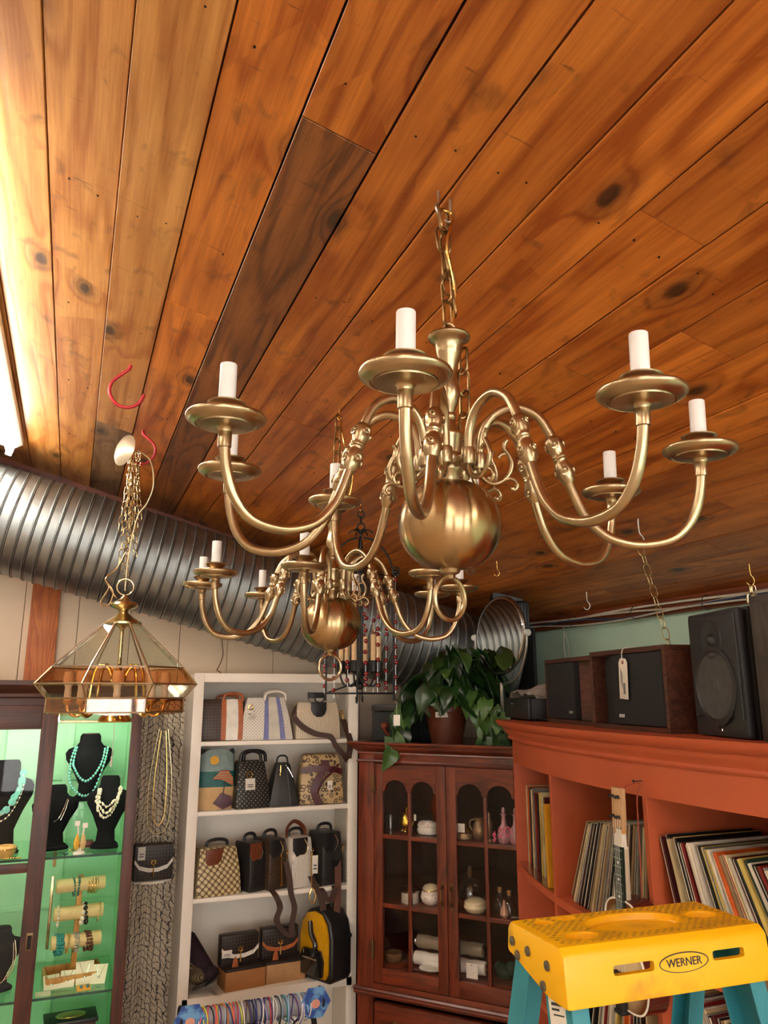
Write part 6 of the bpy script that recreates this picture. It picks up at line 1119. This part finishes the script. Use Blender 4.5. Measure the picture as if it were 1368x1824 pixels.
def tower(p0, p1, h, d, label):
    rz = orient(p0, p1); w = math.dist(p0, p1); t = thing('studio_speaker', label, 'speaker', (p0[0], p0[1], TOPZ), rz, 'speakers on the record bookcase'); SP = plain('satin_black', (.022,.022,.023), .45, 0, .1); CON = plain('speaker_cone', (.075,.073,.07), .35, .2, .2, 60)
    ob('cabinet', MB().box((w/2,d/2+.012,h/2), (w,d-.02,h)), SP, t, bevel=.006); ob('baffle', MB().box((w/2,.004,h/2), (w*.985,.02,h*.985)), SP, t, bevel=.008)
    ob('grille_frame', MB().prism([(w*.05,h*.145),(w*.27,h*.178),(w*.5,h*.188),(w*.73,h*.178),(w*.95,h*.145),(w*.95,h*.955),(w*.05,h*.955)], -.011,-.004,'y'), SP, t, bevel=.003)
    C = lambda zz: T3((w/2,-.011,zz)) @ RX(PI/2)
    wf = ob('woofer', MB().lathe([(w*.40,0),(w*.40,.004),(w*.355,.006),(w*.335,.001)], 40, M=C(h*.40)), SP, t); ob('woofer_cone', MB().lathe([(w*.335,.002),(w*.31,.0025),(w*.20,.001),(w*.09,.0005),(w*.08,.003),(w*.0001+.0001,.006)], 40, M=C(h*.40)), CON, wf)
    tw = ob('tweeter', MB().lathe([(w*.20,0),(w*.19,.003),(w*.10,.0005),(w*.07,.0)], 30, M=C(h*.76)), SP, t); ob('tweeter_dome', MB().lathe([(w*.065,0),(w*.05,.007),(w*.02,.011),(.0001,.012)], 20, M=C(h*.76)), SP, tw)
    ob('badge', MB().tube(cr([(w*.47,-.008,h*.085),(w*.49,-.008,h*.06),(w*.53,-.008,h*.05),(w*.53,-.008,h*.07)], 5), .0016, 5), SILV, t)
tower((1.665,1.775), (1.597,1.522), .338, .26, 'tall black speaker with a round woofer on the record bookcase')
t = thing('studio_speaker', 'grey wood-grain speaker cut off at the right edge of the view', 'speaker', (1.585, 1.478, TOPZ), orient((1.585,1.478), (1.555,1.24)), 'speakers on the record bookcase'); GW = wood('grey_veneer', hx('2c2724'), hx('4a423c'), .5, 2, 'z'); 
ob('cabinet', MB().box((.11,.15,.178), (.22,.26,.356)), plain('satin_black', (0,0,0)), t, bevel=.004); ob('front_frame', MB().box((.11,.012,.178), (.22,.024,.356)), GW, t, bevel=.004); ob('grille', MB().box((.11,-.003,.178), (.185,.012,.316)), GW, t, bevel=.003)
t = thing('disc_player', 'flat black electronics box at the left end of the record bookcase top', 'electronics', (1.835, 3.035, TOPZ), orient((1.87,3.19), (1.80,2.90))); ob('casing', MB().box((.0,.17,.052), (.34,.32,.085)), plain('black_metal', (.01,.01,.011), .5), t, bevel=.004); ob('front_panel', MB().box((0,.004,.052), (.34,.018,.085)), BLACK, t, bevel=.004); ob('logo', MB().box((-.06,-.0055,.07), (.012,.001,.006)), SILV, t)
for sx in (-.13,.13):
    for yy in (.04,.3): ob('foot', MB().lathe([(.012,0),(.014,.01)], 10, c=(sx,yy,0)), BLACK, t)
rows = []
for i in range(15):
    u = i/14; rows.append([(-.2+.38*u, .03+v*.2, .0955+(.004+.05*math.sin(PI*min(1,u*1.15+.02))**.5*(1-.75*abs(v-.5)*1.6)+.008*math.sin(9*u+7*v)+.006*math.sin(23*u-11*v)) if 0 < i < 14 else .097) for v in [k/8 for k in range(9)]])
pm, pt_, pb = nt('crinkled_clear_plastic'); pb.inputs['Base Color'].default_value = (.62,.6,.56,1); pb.inputs['Roughness'].default_value = .22; pb.inputs['Transmission Weight'].default_value = .35; pt_.links.new(node(pt_, 'ShaderNodeBump', {'Height': node(pt_, 'ShaderNodeTexNoise', {'Vector': node(pt_, 'ShaderNodeTexCoord').outputs['Object'], 'Scale': 30, 'Detail': 3}).outputs[0], 'Strength': .7, 'Distance': .01}).outputs[0], pb.inputs['Normal'])
pt = thing('plastic_bag', 'crumpled clear plastic bag lying on the black electronics box', 'plastic bag', (1.835, 3.035, TOPZ), t.rotation_euler.z); ob('wrap', MB().sheet(rows, .002, (0,0,-1)), pm, pt, smooth=60)
# cables along the top of the mint wall
for i, (dz, r, h, lab) in enumerate([(0,.0055,'ddd6c6','thick white cable along the top of the mint wall, uppermost'),(-.014,.005,'d0c8b8','white cable just below the uppermost one on the mint wall'),(-.026,.0045,'3a4a6a','dark blue cable in the bundle on the mint wall'),(-.036,.0042,'d8d2c4','thin white cable at the bottom of the bundle on the mint wall')]):
    pts = [(2.458-.004*i, 4.25-k*.4, ceil_z(2.47)-.03+dz*(1.0+.35*math.sin(k*1.7+i))+.006*math.sin(k*2.3+i*2)) for k in range(13)]
    tag(ob('cable', MB().tube(cr(pts, 6), r, 6), plain('cable_'+h, hx(h), .5), smooth=60), lab, 'cable', 'cables on the mint wall')
for i, y in enumerate((3.45, 2.95, 2.5)): tag(ob('cable_tie', MB().tube(circ((2.452, y, ceil_z(2.47)-.05), .03, 18, 'y'), .0018, 5, True), BLACK), 'black cable tie round the cables, %s from the corner' % ORD[i], 'cable tie', 'cable ties')
tag(ob('hanging_wire', MB().tube(cr([(2.462,3.55,2.30),(2.462,3.56,2.18),(2.462,3.53,2.05),(2.462,3.50,1.86)], 6), .002, 5).tube(cr([(2.462,3.56,2.30),(2.462,3.52,2.2),(2.462,3.53,2.06),(2.462,3.48,1.86)], 6), .0015, 5), plain('cable_ddd6c6', hx('ddd6c6'))), 'thin pale wire hanging down the mint wall left of the speakers', 'wire')
# ---------------------------------------------------------------- stepladder
def boolean(o, cutters):
    for c in cutters:
        m = o.modifiers.new('cut', 'BOOLEAN'); m.operation = 'DIFFERENCE'; m.object = c; m.solver = 'EXACT'
    dg = bpy.context.evaluated_depsgraph_get(); me = bpy.data.meshes.new_from_object(o.evaluated_get(dg)); o.modifiers.clear(); old = o.data; o.data = me
    for c in cutters: bpy.data.objects.remove(c)
    me.polygons.foreach_set('use_smooth', [True]*len(me.polygons)); me.set_sharp_from_angle(angle=rad(30))
def ladder():
    YEL, tt, b = nt('yellow_ladder_plastic')
    tc = node(tt, 'ShaderNodeTexCoord'); n1 = node(tt, 'ShaderNodeTexNoise', {'Vector': tc.outputs['Object'], 'Scale': 14, 'Detail': 5}); rp = node(tt, 'ShaderNodeValToRGB', {'Fac': n1.outputs[0]}); e = rp.color_ramp.elements; e[0].position = .28; e[0].color = c4(hx('c08c10')); e[1].position = .45; e[1].color = c4(hx('eab008')); tt.links.new(rp.outputs[0], b.inputs['Base Color']); b.inputs['Roughness'].default_value = .38
    t = thing('stepladder', 'blue fibreglass stepladder with a yellow plastic top in the foreground', 'ladder', (.905, 1.15, 0), rad(-2.2)); w, d, H, hh = .385, .165, 1.58, .08
    # shell: slightly flared skirt, side profile drops towards the front
    side = [(-d/2-.004,H-.012),(-d/2+.008,H),(d/2-.008,H),(d/2+.002,H-.012),(d/2+.005,H-.048),(d/2-.02,H-.052),(d/2-.05,H-.061),(-d/2+.05,H-.078),(-d/2+.02,H-hh),(-d/2-.012,H-hh)]
    cap = ob('top_cap', MB().prism(side, -w/2, w/2, 'x'), YEL, t, bevel=.006)
    inner = [(-d/2+.004,H-.02),(d/2-.006,H-.02),(d/2-.002,H-.2),(-d/2-.004,H-.2)]
    cut = [ob('cut', MB().prism(inner, -w/2+.012, w/2-.012, 'x'), None)]
    for x0, x1, zc in ((-.108,-.034,H-.036),(.078,.141,H-.034)): cut.append(ob('cut', MB().box(((x0+x1)/2, -d/2, zc), (x1-x0, .06, .014)), None, bevel=.005))
    def disc(cx, cy, rx, ry, dep): return ob('cut', MB().lathe([(.0001,H-dep),(.97,H-dep),(1.0,H-dep+.003),(1.0,H+.02),(.0001,H+.02)], 40, M=T3((cx,cy,0)) @ Matrix.Diagonal((rx,ry,1,1))), None)
    cut += [disc(0, .004, .088, .046, .011), disc(-.125, -.035, .03, .018, .009), disc(.135, -.0, .03, .019, .009), disc(-.145, .045, .017, .011, .008), disc(-.095, .055, .017, .010, .008)]
    M0 = Matrix.Identity(4)
    for c in cut: c.parent = t
    bpy.context.view_layer.update(); boolean(cap, cut); cap.data.materials.clear(); cap.data.materials.append(YEL)
    # raised tread ticks: stuff too small to pick apart
    tk = MB(); 
    def ell(x, y, cx, cy, rx, ry): return ((x-cx)/rx)**2+((y-cy)/ry)**2 < 1
    for i in range(-26, 27):
        for j in range(-11, 12):
            x, y = i*.0145+(j % 2)*.00725, j*.0072
            if abs(x) > w/2-.012 or abs(y) > d/2-.012: continue
            if any(ell(x, y, *q) for q in ((0,.004,.096,.053),(-.125,-.035,.037,.025),(.135,0,.037,.025),(-.145,.045,.022,.016),(-.095,.055,.022,.015))): continue
            for s in (-1, 1): tk.box((0,0,0), (.0075,.0009,.0007), M=T3((x, y, H+.0001)) @ RZ(s*.5))
    stuff(ob('tread_ticks', tk, plain('tread_tick_ochre', hx('8a6812'), .8), t))  # ticks coloured a darker, duller yellow than the cap
    # emblem on the front
    me = text_mesh('WERNER', .0165, .0006); Mf = T3((.022, -d/2-.0075, H-.037)) @ RX(PI/2-.07); me.transform(Mf)
    mk('lettering', me, plain('navy_lettering', hx('1c2a3a'), .5), cap)
    ring = [Mf @ Vector((.046*math.cos(a), .0135*math.sin(a), -.0005)) for a in [2*PI*i/48 for i in range(48)]]; ob('emblem_ring', MB().tube(ring, .0009, 6, True), plain('navy_lettering', hx('1c2a3a')), cap)
    TEAL = plain('teal_fibreglass', hx('2d7f8e'), .45, 0, .12, 12, .15, 120)
    # rails: front pair leans to the viewer, rear pair away
    def rail(nm, x, y, fx, fy, out, web, sx):
        top = Vector((x, y, H-.04)); bot = Vector((x+fx, y+fy, .012)); d3 = (bot-top); M = T3(top) @ Vector((0,0,-1)).rotation_difference(d3.normalized()).to_matrix().to_4x4(); L = d3.length
        mb = MB(); mb.box((sx*(.014), 0, -L/2), (.004, web, L), M)
        for q in (-1, 1): mb.box((sx*(.0), q*(web/2-.002), -L/2), (.028, .004, L), M)
        o = ob(nm, mb, TEAL, t, bevel=.0008, seg=1); ob('foot', MB().box((sx*.004, 0, -L+.012), (.04, web+.012, .024), M), BLACK, o, bevel=.004); return M, L
    fr = {}
    for sx in (-1, 1):
        fr[sx] = rail('front_rail', sx*(w/2-.03), -d/2+.045, sx*.075, -.36, 0, .072, sx); rail('rear_rail', sx*(w/2-.03), d/2-.028, sx*.055, .42, 0, .045, sx)
    ob('label_sticker', MB().box((-1*(.0165), .004, -.075), (.0006, .046, .085), fr[-1][0]), PAPER, t)
    b = MB(); M = fr[-1][0]
    b.box((-.0170,.002,-.048), (.0004,.034,.004), M).box((-.0170,.008,-.055), (.0004,.022,.003), M).box((-.0170,.0,-.062), (.0004,.03,.002), M); ob('label_print', b, INK, t)
    ob('label_stripe', MB().box((-.0170,.004,-.040), (.0004,.044,.006), M), plain('pale_yellow_stripe', hx('ecd48a'), .6), t)
    RIV = plain('rivet_grey', (.16,.14,.12), .35, .8)
    for yy, zz in ((.066,-.028),(.016,-.03),(-.042,-.034),(-.028,-.066),(.05,-.045)):
        ob('rivet', MB().lathe([(.0075,0),(.0072,.0025),(.004,.0042),(.0001,.0045)], 14, M=T3((-w/2-.0003,yy,H+zz)) @ RY(-PI/2)), RIV, t); ob('rivet', MB().lathe([(.0075,0),(.0072,.0025),(.004,.0042),(.0001,.0045)], 14, M=T3((w/2+.0003,yy,H+zz)) @ RY(PI/2)), RIV, t)
    for k in range(1, 5):
        f = k*.3/(H-.06); z = H-.06-f*(H-.072); xx = w/2-.03+.075*f; yy = -d/2+.045-.36*f
        ob('step', MB().box((0,yy,z), (2*xx-.026,.075,.006)).box((0,yy-.036,z-.014), (2*xx-.026,.004,.028)).box((0,yy+.036,z-.014), (2*xx-.026,.004,.028)), STEEL, t)
        xr = w/2-.03+.055*f; yr = d/2-.028+.42*f; ob('rear_brace', MB().tube([(-xr,yr,z),(xr,yr,z)], .009, 8), STEEL, t)
        if k == 2:
            for sx in (-1, 1): ob('spreader', MB().box((0,0,0), (.003,(yr-yy),.018), M=T3((sx*(xx-.02),(yy+yr)/2,z))), STEEL, t)
ladder()
# lettering on a black sleeve facing the viewer in the right compartment
r = out3[-1]; r.data.materials[0] = rec_mat(2); r['label'] = 'black record sleeve with pale block lettering, last in right compartment'
for i, s in enumerate(('NOW', 'JUST', 'FOR')):
    me = text_mesh(s, .032, .0002); hw = max(v.co.x for v in me.vertices); me.transform(T3((.0062, .05+.02*i*0+hw, .265-.036*i)) @ Matrix(((0,0,1,0),(1,0,0,0),(0,1,0,0),(0,0,0,1)))); mk('lettering', me, plain('pale_print', hx('b9a98c'), .6), r)
bpy.context.view_layer.update()
